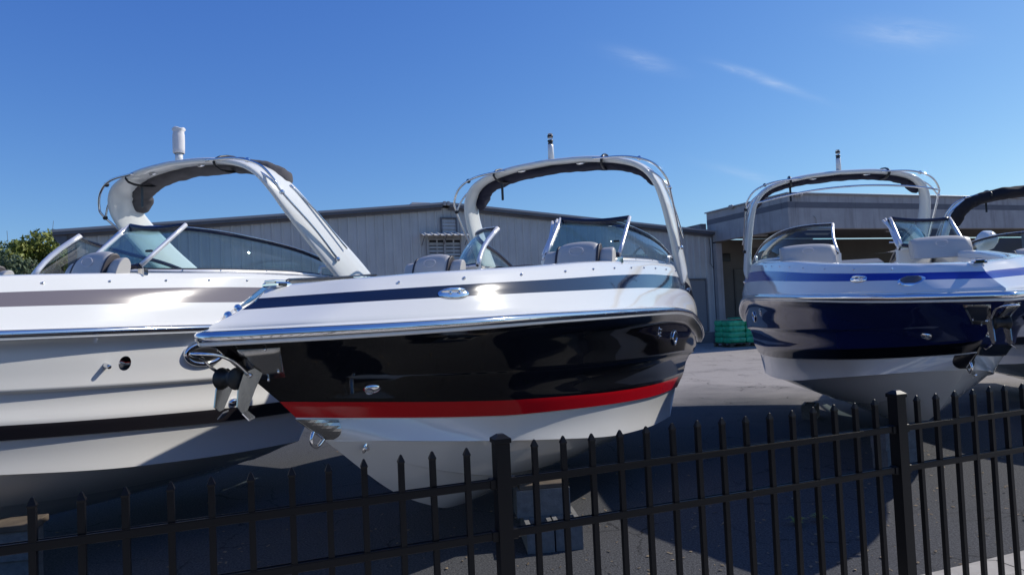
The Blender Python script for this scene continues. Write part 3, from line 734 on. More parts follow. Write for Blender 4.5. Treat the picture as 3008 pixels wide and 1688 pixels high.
        mesh('arm_tip', tip + [(a_, b_, c_ - .008) for a_, b_, c_ in tip], [(0,1,2,3), (7,6,5,4), (0,4,5,1), (1,5,6,2), (2,6,7,3), (3,7,4,0)], STEEL, am)
        MB().lathe((sd * .060, .20, 1.425), (sd, 0, 0), [(0, .014), (.008, .014), (.009, .009), (.016, .009)], 6).build('pivot_bolt', CHROME, am)
    MB().lathe((-.052, .135, 1.415), (1, 0, 0), [(0, .050), (.006, .053), (.03, .040), (.052, .034), (.074, .040), (.098, .053), (.104, .050)], 20).build('anchor_roller', RUBBER, o)
    MB().tube([Vector(q) for q in catmull([(.066, .195, 1.425), (.068, .11, 1.490), (.066, .03, 1.528), (.045, -.04, 1.542), (0, -.065, 1.545), (-.045, -.03, 1.540), (-.066, .045, 1.515), (-.066, .09, 1.475), (-.064, .14, 1.44)], 6)], .0078, 8).build('roller_bail', CHROME, o)
    # bow eye and its plate
    for sd in (-1, 1):
        G = []
        for f in np.linspace(.02, .96, 8):
            j_ = f * 6; j0_ = min(int(j_), 5); rr_ = M['_low'][j0_] * (1 - (j_ - j0_)) + M['_low'][j0_ + 1] * (j_ - j0_)
            L = max(.845 - rr_[0, 1], .03) * (1 - .7 * max(0, f - .8) / .2 * .5); row = []
            for t_ in np.linspace(0, 1, 7):
                q = rr_[0, 1] + L * t_; row.append(Vector((sd * (float(np.interp(q, rr_[:, 1], rr_[:, 0])) + .008), q - .004, float(np.interp(q, rr_[:, 1], rr_[:, 2])))))
            G.append(row)
        pl_ = MB().grid(G, False, flip=(sd > 0)).build('bow_plate', M.get('plate', STEELD), o); md = pl_.modifiers.new('t', 'SOLIDIFY'); md.thickness = .006
    MB().tube([Vector(q) for q in catmull([(.0, .715, 1.075), (.0, .690, 1.03), (.0, .700, .995), (.0, .735, .98), (.0, .775, 1.0), (.0, .800, 1.02)], 6)], .010, 8).build('bow_eye', CHROME, o)
    c = Vector((.125, 1.0, .925)); nn = Vector((.9, -.35, -.2)).normalized()
    dr = MB(); dr.oval(c, (0, .03, .005), (.008, .004, .03), nn, .010, 14, 3); dr.tube([c, c + nn * .025], .012, 8); dr.build('drain_fitting', CHROME, o)
    if M.get('speaker'):
        c, nr, ts, tq = frame_at(deck_pt, .60, .50, -1); spk = MB().oval(c, ts * .115, tq * .060, nr, .016, 28, 4).build('speaker', CHROME, o)
        for k in range(-4, 5):
            h_ = math.sqrt(max(0, 1 - (k / 5) ** 2)) * .085; MB().tube([c + nr * .017 + tq * .009 * k - ts * h_, c + nr * .017 + tq * .009 * k + ts * h_], .003, 5).build('grille_bar', GRILLE, spk)
    if M.get('through_hull'):
        c, nr, ts, tq = frame_at(side_pt, 3.20, .34, 1); MB().oval(c, ts * .046, tq * .054, nr, .006, 20, 3).build('drain_plate', CHROME, o)
        c, nr, ts, tq = frame_at(side_pt, 3.06, .355, 1); MB().lathe(c, nr, [(0, .022), (.012, .020), (.05, .016), (.055, .012)], 12).build('through_hull', STEEL, o)
        c, nr, ts, tq = frame_at(side_pt, 3.86, .27, 1)
        mb = MB(); mb.tube([c + nr * .008 + ts * .175 * math.cos(a_) + tq * .085 * math.sin(a_) for a_ in np.linspace(0, 2 * math.pi, 41)], .022, 8); op = mb.build('oval_port', CHROME, o)
        MB().oval(c + nr * .002, ts * .17, tq * .08, nr, .02, 28, 4).build('port_glass', BLACKPLASTIC, op)
        c, nr, ts, tq = frame_at(side_pt, 4.2, .93, 1); MB().oval(c, ts * .05, tq * .036, nr, .03, 18, 5).build('docking_light', CHROME, o)
        c = Vector((float(p_r(4.0, .68, .5)) + .0, 4.0, 1.0 + .0)); 

def build_boat(label, loc, phi, trim, M):
    o = empty('bowrider_boat', loc, -phi, label, 'boat', 'bowrider boats parked behind the fence'); o.rotation_euler = (trim, 0, -phi)
    build_shell(o, M); build_interior(o, M); build_windshield(o, M.get('panel', True)); build_arch(o, M); build_fittings(o, M)
    return o
B1 = build_boat('white motorboat with taupe deck stripe, charcoal hull stripe and grey furled canopy', (-5.18, 2.50, .07), R(24), -.010,
    dict(top=WHITE, accent=CHARCOAL, low=WHITE, deck=WHITE, dstripe=TAUPE, canvas=CANVASG, mast='covered', seed=3, rake=.44, leg=1.15, through_hull=True, fat=1.25, tail=1.2, canvas_off=(.20, -.03)))
B2 = build_boat('black hulled motorboat with red waterline stripe and white deck', (-1.4056, 3.10, 0), R(24), 0,
    dict(top=BLACK, accent=RED, low=WHITE, deck=WHITE, dstripe=NAVYSTRIPE, canvas=CANVASN, mast='open', seed=5, bolster=(-1,), dark_helm=True, canvas_off=(.17, -.05)))
B3 = build_boat('navy blue hulled motorboat with bright blue deck stripe and speaker grille', (3.522, 4.879, .012), R(13.18), .021,
    dict(top=NAVY, accent=BLACK, low=WHITE, deck=WHITE, dstripe=BLUESTRIPE, canvas=CANVASN, mast='open', seed=8, speaker=True, cross_tube=True, plate=BLACKPLASTIC, wings=False, canvas_off=(.17, -.05)))
B4 = build_boat('white motorboat with thick black furled canopy at the right edge', (7.3, 6.3, 0), R(13), 0,
    dict(top=WHITE, accent=CHARCOAL, low=WHITE, deck=WHITE, dstripe=CHARCOAL, canvas=CANVASB, mast=None, seed=11, panel=False, canvas_off=(-.16, -.05), fat=1.5))

# ---------------------------------------------------------------- fence
def build_fence():
    f = empty('metal_fence', FO, FA, 'black metal picket fence with spear tips in front of the boats', 'fence')
    S = .1143; GAP = .010; PAN = 16 * S + 2 * GAP
    TIP, R1, R2, R3 = 1.215, 1.092, .915, .12
    # picket with pressed spear tip
    h = .0095; mb = MB(); zt = TIP - .026
    mb.box((0, 0, (zt + .05) / 2), (2*h, 2*h, zt - .05), 0, .0015)
    V = [(-h, -h, zt - .004), (h, -h, zt - .004), (h, h, zt - .004), (-h, h, zt - .004)]
    e = .0118; V += [(-e, -e*.9, zt + .002), (e, -e*.9, zt + .002), (e, e*.9, zt + .002), (-e, e*.9, zt + .002), (-.0035, -.0035, TIP - .003), (.0035, -.0035, TIP - .003), (.0035, .0035, TIP - .003), (-.0035, .0035, TIP - .003), (0, 0, TIP)]
    F = [(0,1,5,4), (1,2,6,5), (2,3,7,6), (3,0,4,7), (4,5,9,8), (5,6,10,9), (6,7,11,10), (7,4,8,11), (8,9,12), (9,10,12), (10,11,12), (11,8,12)]
    mb.add(V, F)
    pk = mb.build('picket', POWDER, f); first = True
    pst = MB(); pst.box((0, 0, .63), (.0508, .0508, 1.20), 0, .003); pst = pst.build('post', POWDER, f)
    cpm = MB(); cz = 1.225; a_, b_ = .030, .011
    cpm.box((0, 0, cz), (.060, .060, .016), 0, .0015); cpm.add([(-a_, -a_, cz + .008), (a_, -a_, cz + .008), (a_, a_, cz + .008), (-a_, a_, cz + .008), (-b_, -b_, cz + .022), (b_, -b_, cz + .022), (b_, b_, cz + .022), (-b_, b_, cz + .022)], [(0,1,5,4), (1,2,6,5), (2,3,7,6), (3,0,4,7), (4,5,6,7)])
    cpm = cpm.build('post_cap', POWDER, pst)
    rails = []
    for z in (R1, R2, R3):
        mb = MB(); L = PAN - .052; mb.box((0, 0, z - .0125), (L, .0255, .025), 0, .0015)
        # raised lips of the channel
        for y in (-.011, .011): mb.box((0, y, z + .0012), (L, .003, .0024))
        rails.append(mb.build('rail', POWDER, f))
    bk = MB().box((0, 0, 0), (.022, .034, .036), 0, .003).build('rail_bracket', POWDER, f); bk_used = False; jr = np.random.default_rng(12)
    for pn in range(-2, 4):
        x0 = pn * PAN - .0687
        if pn == -2: po, ca = pst, cpm
        else:
            po = pst.copy(); col.objects.link(po); po.parent = f; ca = cpm.copy(); col.objects.link(ca); ca.parent = po
        po.location = (x0, 0, 0)
        if pn == 3: break
        for r_ in rails:
            q = r_ if pn == -2 else r_.copy()
            if pn != -2: col.objects.link(q); q.parent = f
            q.location = (x0 + PAN / 2, 0, 0); q.rotation_euler = (0, R(jr.normal(0, .05)), 0)
            zr_ = (R1, R2, R3)[rails.index(r_)]
            for xx in (x0 + .036, x0 + PAN - .036):
                w_ = bk if not bk_used else bk.copy()
                if bk_used: col.objects.link(w_); w_.parent = f
                bk_used = True; w_.location = (xx, 0, zr_ - .0125)
        for k in range(1, 16):
            q = pk if first else pk.copy()
            if not first: col.objects.link(q); q.parent = f
            first = False; q.location = (x0 + GAP + k * S + jr.normal(0, .0007), jr.normal(0, .0004), jr.normal(0, .0015)); q.rotation_euler = (R(jr.normal(0, .12)), R(jr.normal(0, .10)), R(jr.normal(0, 1.5)))
build_fence()

# ---------------------------------------------------------------- blocks under the boats
def block_mesh():
    mb = MB(); L, W_, H_ = .39, .19, .19; t = .032
    # two-core block lying with its cores upright
    xs = [-L/2, -L/2 + t, -t/2, t/2, L/2 - t, L/2]; ys = [-W_/2, -W_/2 + t, W_/2 - t, W_/2]
    for (x0, x1, y0, y1) in [(xs[0], xs[5], ys[0], ys[1]), (xs[0], xs[5], ys[2], ys[3]), (xs[0], xs[1], ys[1], ys[2]), (xs[2], xs[3], ys[1], ys[2]), (xs[4], xs[5], ys[1], ys[2])]:
        mb.box(((x0+x1)/2, (y0+y1)/2, 0), (x1-x0, y1-y0, H_))
    return mb
blk = None
def put_block(x, y, z, rz, label, side=False):
    global blk
    if blk is None: blk = block_mesh().build('concrete_block', CONCRETE); o = blk
    else: o = blk.copy(); col.objects.link(o)
    o.location = (x, y, z + .096); o.rotation_euler = (0, 0, rz)
    if side: o.rotation_euler = (R(90), 0, rz)
    return tag(o, label, 'block', 'concrete blocks under the boats')
def bpos(B, phi, s, p): return (B[0] + s * math.sin(phi) + p * math.cos(phi), B[1] + s * math.cos(phi) - p * math.sin(phi))
x, y = bpos((-1.4056, 3.1), R(24), 2.42, .62)
put_block(x, y, .192, R(8), 'grey concrete block on top of the pair beside the middle fence post')
put_block(x - .045, y - .10, 0, R(96), 'lower left concrete block beside the middle fence post')
put_block(x + .155, y - .07, 0, R(96), 'lower right concrete block beside the middle fence post')
wd = MB().box((x, y, .40), (.34, .17, .035), R(8), .004).build('wood_shim', WOOD); tag(wd, 'wood shim on the blocks beside the middle fence post', 'wood')
x, y = bpos((-5.18, 2.50), R(24), 2.6, .72)
put_block(x + .02, y, .192, R(12), 'top concrete block of the left stack under the white hull')
put_block(x + .0, y + .02, 0, R(12), 'bottom concrete block of the left stack under the white hull')
wd = MB().box((x + .02, y, .405), (.44, .24, .045), R(14), .004).build('wood_plank', WOOD); tag(wd, 'dark wood plank lying on the left block stack', 'wood')
put_block(x - .12, y - .62, .0, R(30), 'single concrete block in the bottom left corner before the stack')
x, y = bpos((3.522, 4.879), R(13.18), 1.75, -.30)
put_block(x, y, .192, R(15), 'upper concrete block behind the right fence post')
put_block(x + .01, y, 0, R(15), 'lower concrete block behind the right fence post')
x, y = bpos((3.522, 4.879), R(13.18), 4.75, -.52)
put_block(x, y, .0, R(60), 'lone concrete block under the far corner of the navy hull')

# ---------------------------------------------------------------- warehouse
WALLM = mat('metal_siding', (.50, .485, .46), .42, noise=(.8, .10), rough_var=.08)
TRIM = mat('metal_trim', (.11, .11, .125), .4, noise=(2, .15))
TRIML = mat('pale_trim', (.34, .33, .33), .4)
HOODW = mat('hood_white', (.66, .65, .62), .45, noise=(3, .1))
DARKM = mat('dark_void', (.02, .02, .022), .8)
def streaks(mt, scale, lo, hi, amt, colr):
    t = mt.node_tree; b = t.nodes['Principled BSDF']; co = t.nodes.new('ShaderNodeTexCoord'); mp_ = t.nodes.new('ShaderNodeMapping'); mp_.inputs['Scale'].default_value = scale; t.links.new(co.outputs['Object'], mp_.inputs[0])
    n = t.nodes.new('ShaderNodeTexNoise'); n.inputs['Scale'].default_value = 1.0; n.inputs['Detail'].default_value = 7; n.inputs['Roughness'].default_value = .65; t.links.new(mp_.outputs[0], n.inputs['Vector'])
    r = t.nodes.new('ShaderNodeMapRange'); r.inputs['From Min'].default_value = lo; r.inputs['From Max'].default_value = hi; r.inputs['To Max'].default_value = amt; t.links.new(n.outputs[0], r.inputs['Value'])
    src = b.inputs['Base Color'].links[0].from_socket; mx_ = t.nodes.new('ShaderNodeMix'); mx_.data_type = 'RGBA'; mx_.inputs['B'].default_value = (*colr, 1)
    t.links.new(src, mx_.inputs['A']); t.links.new(r.outputs[0], mx_.inputs['Factor']); t.links.new(mx_.outputs['Result'], b.inputs['Base Color'])
streaks(WALLM, (7, 7, .5), .48, .85, .5, (.26, .245, .23))
def build_warehouse():
    ang = R(22); w = empty('warehouse', (-12.9, 19.9, 0), ang, 'long grey metal sided warehouse with a shallow gable roof', 'warehouse')
    L = 23.1; mid = 11.45; E = 4.52; Hh = 5.50
    zt = lambda t: E + (Hh - E) * (1 - abs(t - mid) / mid)
    P = .914; n = int(math.ceil(L / P))
    for k in range(n):
        a, b = k * P, min(L, (k + 1) * P) - .003
        prof = [(a, 0)]
        for j in range(3):
            c = a + .1525 + j * .305
            if c + .06 < b: prof += [(c - .05, 0), (c - .022, -.034), (c + .022, -.034), (c + .05, 0)]
        prof += [(b, 0)]
        if a < mid < b: prof = sorted(prof + [(mid, 0)])
        V = [(t, y, .45) for t, y in prof] + [(t, y, zt(t) - .04) for t, y in prof]; m_ = len(prof)
        mesh('wall_panel', V, [(i, i+1, m_+i+1, m_+i) for i in range(m_-1)], WALLM, w)
    MB().box((L/2, .02, .225), (L, .06, .45)).build('base_wall', TRIM, w)
    # side and back walls, roof
    D = 18
    mb = MB(); mb.add([(0, 0, 0), (0, D, 0), (0, D, E), (0, 0, E)], [(0, 1, 2, 3)]); mb.add([(L, 0, 0), (L, D, 0), (L, D, E), (L, 0, E)], [(3, 2, 1, 0)]); mb.add([(0, D, 0), (L, D, 0), (L, D, E), (mid, D, Hh), (0, D, E)], [(0, 1, 2, 3, 4)])
    mb.build('side_wall', WALLM, w)
    for nm, t0, t1 in (('roof', -.35, mid), ('roof', mid, L + .25)):
        za, zb = zt(t0) if t0 >= 0 else E - .03, zt(t1) if t1 <= L else E - .03
        V = [(t0, -.29, za + .05), (t1, -.29, zb + .05), (t1, D, zb + .05), (t0, D, za + .05), (t0, -.29, za + .125), (t1, -.29, zb + .125), (t1, D, zb + .125), (t0, D, za + .125)]
        mesh(nm, V, [(3,2,1,0), (4,5,6,7), (0,1,5,4), (1,2,6,5), (2,3,7,6), (3,0,4,7)], TRIML, w)
    # rake trim in lengths, recessed band below it
    for t0, t1 in ((-.35, 2.7), (2.7, 5.8), (5.8, 8.8), (8.8, mid - .12), (mid + .12, 14.5), (14.5, 17.6), (17.6, 20.6), (20.6, L + .2)):
        z0, z1 = zt(max(t0, 0)) - (.03 if t0 < 0 else 0), zt(min(t1, L)) - (.02 if t1 > L else 0)
        a, b = t0 + .004, t1 - .004
        V = []
        for t, z in ((a, z0), (b, z1)): V += [(t, -.26, z + .046), (t, -.235, z + .046), (t, -.235, z + .0), (t, -.06, z - .02), (t, -.06, z - .12), (t, -.09, z - .12), (t, -.10, z - .05), (t, -.26, z - .03)]
        q = 8; mesh('rake_trim', V, [(i, (i+1) % q, q+(i+1) % q, q+i) for i in range(q)] + [tuple(reversed(range(q))), tuple(range(q, 2*q))], TRIM, w)
    for x in (mid - .07, mid + .07): MB().box((x, -.30, Hh + .07), (.09, .05, .15), 0, .006).build('peak_cap', TRIML, w)
    V = [(mid - 1.25, .5, Hh - .05), (mid - .35, .5, Hh - .05), (mid - .35, 2.5, Hh - .05), (mid - 1.25, 2.5, Hh - .05), (mid - 1.0, .6, Hh + .24), (mid - .35, .6, Hh + .24), (mid - .35, 2.4, Hh + .24), (mid - 1.0, 2.4, Hh + .24)]
    mesh('roof_vent', V, [(4,5,6,7), (0,1,5,4), (1,2,6,5), (2,3,7,6), (3,0,4,7)], TRIML, w)
    # corner trim, gutter end and downpipe
    MB().box((.09, -.03, 2.3), (.22, .10, 4.35), 0, .006).build('corner_trim', TRIM, w); MB().box((L - .03, -.03, 2.3), (.16, .09, 4.3), 0, .006).build('corner_trim', TRIM, w)
    gt = MB(); gt.add([(-.38, -.15, E - .05), (-.02, -.15, E - .05), (-.02, -.15, E - .34), (-.14, -.15, E - .36), (-.33, -.15, E - .17), (-.38, 12, E - .05), (-.02, 12, E - .05), (-.02, 12, E - .34), (-.14, 12, E - .36), (-.33, 12, E - .17)], [(4,3,2,1,0), (5,6,7,8,9), (0,1,6,5), (1,2,7,6), (2,3,8,7), (3,4,9,8), (4,0,5,9)]); gt.build('gutter', TRIM, w)
    # square gable vent
    v = MB(); cx, cz, W_, H_ = 11.58, 4.81, .56, .56
    for (x, z, a, b) in ((cx, cz + H_/2, W_ + .05, .05), (cx, cz - H_/2, W_ + .05, .05), (cx - W_/2, cz, .05, H_ - .05), (cx + W_/2, cz, .05, H_ - .05)): v.box((x, -.065, z), (a, .07, b), 0, .004)
    v = v.build('gable_vent', TRIM, w)
    MB().box((cx, -.022, cz), (W_, .02, H_)).build('vent_back', DARKM, v)
    for k in range(4):
        z = cz - H_/2 + .09 + k * .125
        mesh('slat', [(cx - W_/2 + .03, -.075, z - .058), (cx + W_/2 - .03, -.075, z - .058), (cx + W_/2 - .03, -.04, z + .062), (cx - W_/2 + .03, -.04, z + .062)], [(0,1,2,3)], WALLM, v).modifiers.new('t', 'SOLIDIFY').thickness = .006
    # double louvre with corrugated hood
    x0, x1, zb_, zt_ = 10.76, 12.0, 2.2, 4.33
    lv = MB()
    for x in (x0, (x0 + x1) / 2, x1): lv.box((x, -.075, (zb_ + zt_) / 2), (.06, .08, zt_ - zb_), 0, .004)
    for z in (zb_, 3.62, zt_): lv.box(((x0 + x1) / 2 , -.072, z), (x1 - x0 - .07, .06, .045), 0, .004)
    lv = lv.build('louvre', TRIML, w)
    MB().box(((x0+x1)/2, -.020, (zb_+zt_)/2), (x1-x0, .016, zt_-zb_)).build('louvre_back', DARKM, lv)
    for half in (0, 1):
        a = x0 + .035 + half * (x1 - x0) / 2; b = a + (x1 - x0) / 2 - .07
        for k in range(17):
            z = zb_ + .09 + k * .125
            if z > zt_ - .06: break
            mesh('slat', [(a, -.085, z - .04), (b, -.085, z - .04), (b, -.035, z + .055), (a, -.035, z + .055)], [(0,1,2,3)], WALLM, lv).modifiers.new('t', 'SOLIDIFY').thickness = .006
    ax0, ax1, K = 10.52, 12.2, 7
    for k in range(K):
        a = ax0 + (ax1 - ax0) * k / K; b = ax0 + (ax1 - ax0) * (k + 1) / K - .004
        pr = [(a, 0), (a + .06, 0), (a + .085, .035), (a + .13, .035), (a + .155, 0), (b, 0)]
        V = [(t, -.04, 4.56 + h) for t, h in pr] + [(t, -.52, 4.42 + h) for t, h in pr]; m_ = len(pr)
        mesh('hood_panel', V, [(i, m_+i, m_+i+1, i+1) for i in range(m_-1)], HOODW, lv).modifiers.new('t', 'SOLIDIFY').thickness = .008
    for x in (ax0 + .05, (ax0+ax1)/2, ax1 - .05): MB().tube([(x, -.05, 4.12), (x, -.46, 4.40)], .014, 6).build('hood_bracket', TRIM, lv)
    # plain door near the right-hand end
    d = MB().box((22.02, -.055, 1.55), (.98, .05, 2.1), 0, .006).build('door', mat('door_grey', (.17, .175, .19), .5), w)
    for x in (21.5, 22.54): MB().box((x, -.06, 1.55), (.06, .09, 2.14), 0, .004).build('door_frame', TRIM, d)
    MB().box((22.02, -.06, 2.66), (1.1, .09, .06), 0, .004).build('door_frame', TRIM, d); MB().oval((21.62, -.085, 1.5), (.03, 0, 0), (0, 0, .03), (0, -1, 0), .05, 10, 4).build('handle', STEEL, d)
    MB().tube([(22.85, -.06, 4.35), (22.86, -.09, 3.9), (22.8, -.1, 3.3), (22.95, -.1, 3.1), (23.0, -.08, 3.2)], .012, 6).build('cable', BLACKPLASTIC, w)
build_warehouse()

# ---------------------------------------------------------------- rendered office block with canopy
def stucco():
    mt = mat('stucco', (.37, .35, .345), .9, noise=(1.3, .14), bump=(55, .25, .006)); t = mt.node_tree; b = t.nodes['Principled BSDF']
    co = t.nodes.new('ShaderNodeTexCoord'); mp_ = t.nodes.new('ShaderNodeMapping'); mp_.inputs['Scale'].default_value = (3.2, 3.2, .35); t.links.new(co.outputs['Object'], mp_.inputs[0])
    n = t.nodes.new('ShaderNodeTexNoise'); n.inputs['Scale'].default_value = 1.5; n.inputs['Detail'].default_value = 7; t.links.new(mp_.outputs[0], n.inputs['Vector'])
    r = t.nodes.new('ShaderNodeMapRange'); r.inputs['From Min'].default_value = .5; r.inputs['From Max'].default_value = .8; r.inputs['To Max'].default_value = .55; t.links.new(n.outputs[0], r.inputs['Value'])
    src = b.inputs['Base Color'].links[0].from_socket; mx_ = t.nodes.new('ShaderNodeMix'); mx_.data_type = 'RGBA'; mx_.inputs['B'].default_value = (.12, .11, .105, 1)
    t.links.new(src, mx_.inputs['A']); t.links.new(r.outputs[0], mx_.inputs['Factor']); t.links.new(mx_.outputs['Result'], b.inputs['Base Color'])
    return mt
STUCCO = stucco()
STUCCOD = mat('stucco_grey_band', (.14, .14, .155), .9, noise=(2, .12), bump=(55, .2, .005))
STUCCOO = mat('dirty_parapet', (.20, .19, .19), .9, noise=(2.2, .5), bump=(30, .3, .01), noise_cols=((.05, .05, .055), (.30, .29, .29)))
OCHRE = mat('porch_wall', (.13, .115, .095), .85, noise=(1, .1))
def build_office():
    ang = R(20); w = empty('office_building', (9.98, 24.3, 0), ang, 'grey rendered building with striped fascia over a deep open porch', 'building')
    # local x along the front, y away from the camera; left flank runs back along +y
    Lx, D, z0, z1 = 22, 4.75, 4.18, 5.42; T = .30
    def fascia(face):
        rows = ((z0, 4.93, STUCCO, 'fascia_lower'), (4.93, 5.14, STUCCOD, 'fascia_stripe'), (5.14, z1, STUCCO, 'fascia_upper'))
        for a, b, mt, nm in rows:
            pr = .004 if 'stripe' in nm else 0
            if face == 'front':
                js = [.0, .34, 3.15, 6.0, 9.0, 12.0, 15.0, 18.0, Lx]
                for i in range(len(js) - 1):
                    MB().box(((js[i] + js[i+1]) / 2, T / 2 - pr, (a + b) / 2), (js[i+1] - js[i] - .006, T, b - a - .002), 0, .003).build(nm, mt, w)
            else:
                MB().box((T / 2 - pr, (D + T + .004) / 2, (a + b) / 2), (T, D - T - .004, b - a - .002), 0, .003).build(nm, mt, w)
    fascia('front'); fascia('flank')
    cp = MB(); cp.box((Lx / 2, .14, z1 + .03), (Lx + .1, .42, .055), 0, .006); cp.box((.14, D / 2 + .2, z1 + .028), (.42, D - .3, .05), 0, .006); cp.build('coping', TRIML, w)
    MB().box((Lx / 2 + .2, D / 2 + .3, z0 + .22), (Lx - .7, D - .1, .06)).build('porch_ceiling', OCHRE, w)
    MB().box((Lx / 2, D + .1, 2.1), (Lx, .2, 4.4)).build('back_wall', OCHRE, w)
    MB().box((.14, D - .35, 2.06), (.30, .34, 4.12), 0, .01).build('pier', STUCCO, w)
    for x in (6.2, 13.0, 19.5): MB().box((x, .25, 2.06), (.42, .42, 4.12), 0, .01).build('pier', STUCCO, w)
    MB().box((2.2, 3.0, 3.95), (3.2, .30, .36), 0, .01).build('porch_beam', OCHRE, w)
    for x, y in ((2.3, .95), (3.6, 2.4), (7.0, 1.6), (.9, 2.9)):
        lt = MB().box((x, y, z0 + .11), (1.25, .10, .05), 0, .01).build('tube_fitting', TRIML, w)
        MB().tube([(x - .58, y, z0 + .068), (x + .58, y, z0 + .068)], .016, 8).build('tube', WHITE, lt)
    dr = MB().box((2.5, D - .03, 1.55), (2.6, .06, 3.0), 0, .01).build('shutter_door', mat('shutter', (.10, .09, .075), .6), w)
    for k in range(10): MB().box((2.5, D - .065, .2 + k * .3), (2.5, .02, .27), 0, .006).build('shutter_slat', MATS['shutter'], dr)
    sg = MB().box((.62, D - .05, 3.55), (.85, .05, .34), 0, .005).build('dark_sign', BLACKPLASTIC, w)
    MB().tube([(1.12, -.02, 4.62), (1.16, -.05, 4.60), (1.22, -.045, 4.50), (1.22, -.04, 4.2)], .018, 8).build('conduit', TRIML, w)
    for x, y, dx in ((.42, -.08, 0), (.14, 3.0, 0)):
        fl = MB().box((x if y < 0 else -.05, y, z1 - .02), (.06, .06, .09), 0, .004).build('flood_light', TRIML, w)
        for sd in (-1, 1):
            c = Vector((x + sd * .09, y - .04, z1 - .03)) if y < 0 else Vector((-.10, y + sd * .05, z1 + .02))
            MB().lathe(c, (sd * .3, -1, -.35) if y < 0 else (-1, -.4, -.2), [(-.07, .03), (-.05, .06), (.02, .075), (.03, .068)], 12).build('lamp_head', TRIML, fl)
    # older parapet wall running back on the left
    MB().box((-2.6, D + 3.4, 2.5), (5.2, .25, 5.0), 0, .01).build('parapet', STUCCOO, w)
    MB().box((-.1, D + 1.7, 2.5), (.25, 3.2, 5.02), 0, .01).build('parapet', STUCCOO, w)
build_office()

# ---------------------------------------------------------------- wrapped pallet
def build_pallet():
    x, y, rz = 8.35, 25.55, R(16)
    p = empty('pallet', (x, y, 0), rz, 'wooden pallet carrying the green wrapped bags near the warehouse end', 'pallet')
    for yy in (-.5, 0, .5):
        for xx in (-.62, 0, .62): MB().box((xx, yy, .075), (.13, .10, .09), 0, .004).build('pallet_block', WOOD, p)
        MB().box((0, yy, .015), (1.4, .10, .028), 0, .003).build('bottom_board', WOOD, p)
    for k in range(7): MB().box((0, -.52 + k * .173, .136), (1.4, .13, .028), 0, .003).build('deck_board', WOOD, p)
    t = empty('wrapped_load', (x, y, .153), rz, 'stack of bags in green plastic wrap on the wooden pallet', 'load')
    def bag(cx, cy, cz, lx, ly, h, seed):
        r_ = np.random.default_rng(seed); G = []; n = 24
        for j, (f, e) in enumerate([(-1, .90), (-.8, .97), (-.3, 1), (.3, 1), (.8, .97), (1, .90)]):
            row = []
            for k in range(n):
                a_ = 2 * math.pi * k / n; cx_, sy_ = math.cos(a_), math.sin(a_)
                rx = math.copysign(abs(cx_) ** .25, cx_) * lx / 2 * e; ry = math.copysign(abs(sy_) ** .25, sy_) * ly / 2 * e
                row.append((cx + rx + r_.normal(0, .008), cy + ry + r_.normal(0, .008), cz + f * h / 2 + r_.normal(0, .006)))
            G.append(row + [row[0]])
        mb = MB().grid(G, True); mb.add(G[-1][:-1], [tuple(range(n))]); return mb
    sd = 1
    for lay in range(4):
        for i in (-1, 1):
            for j in (-1, 1):
                sd += 1; bag(i * .345, j * .265, .105 + lay * .205, .685, .525, .20, sd).build('bag', WRAP, t)
    top = MB().box((0.02, 0, .855), (1.3, 1.0, .02), .05, .004).build('top_board', mat('pale_board', (.48, .40, .28), .8, noise=(5, .2)), t)
    bag(.15, .05, .885, .8, .5, .05, 40).build('wrap_flap', WRAP, t)
build_pallet()

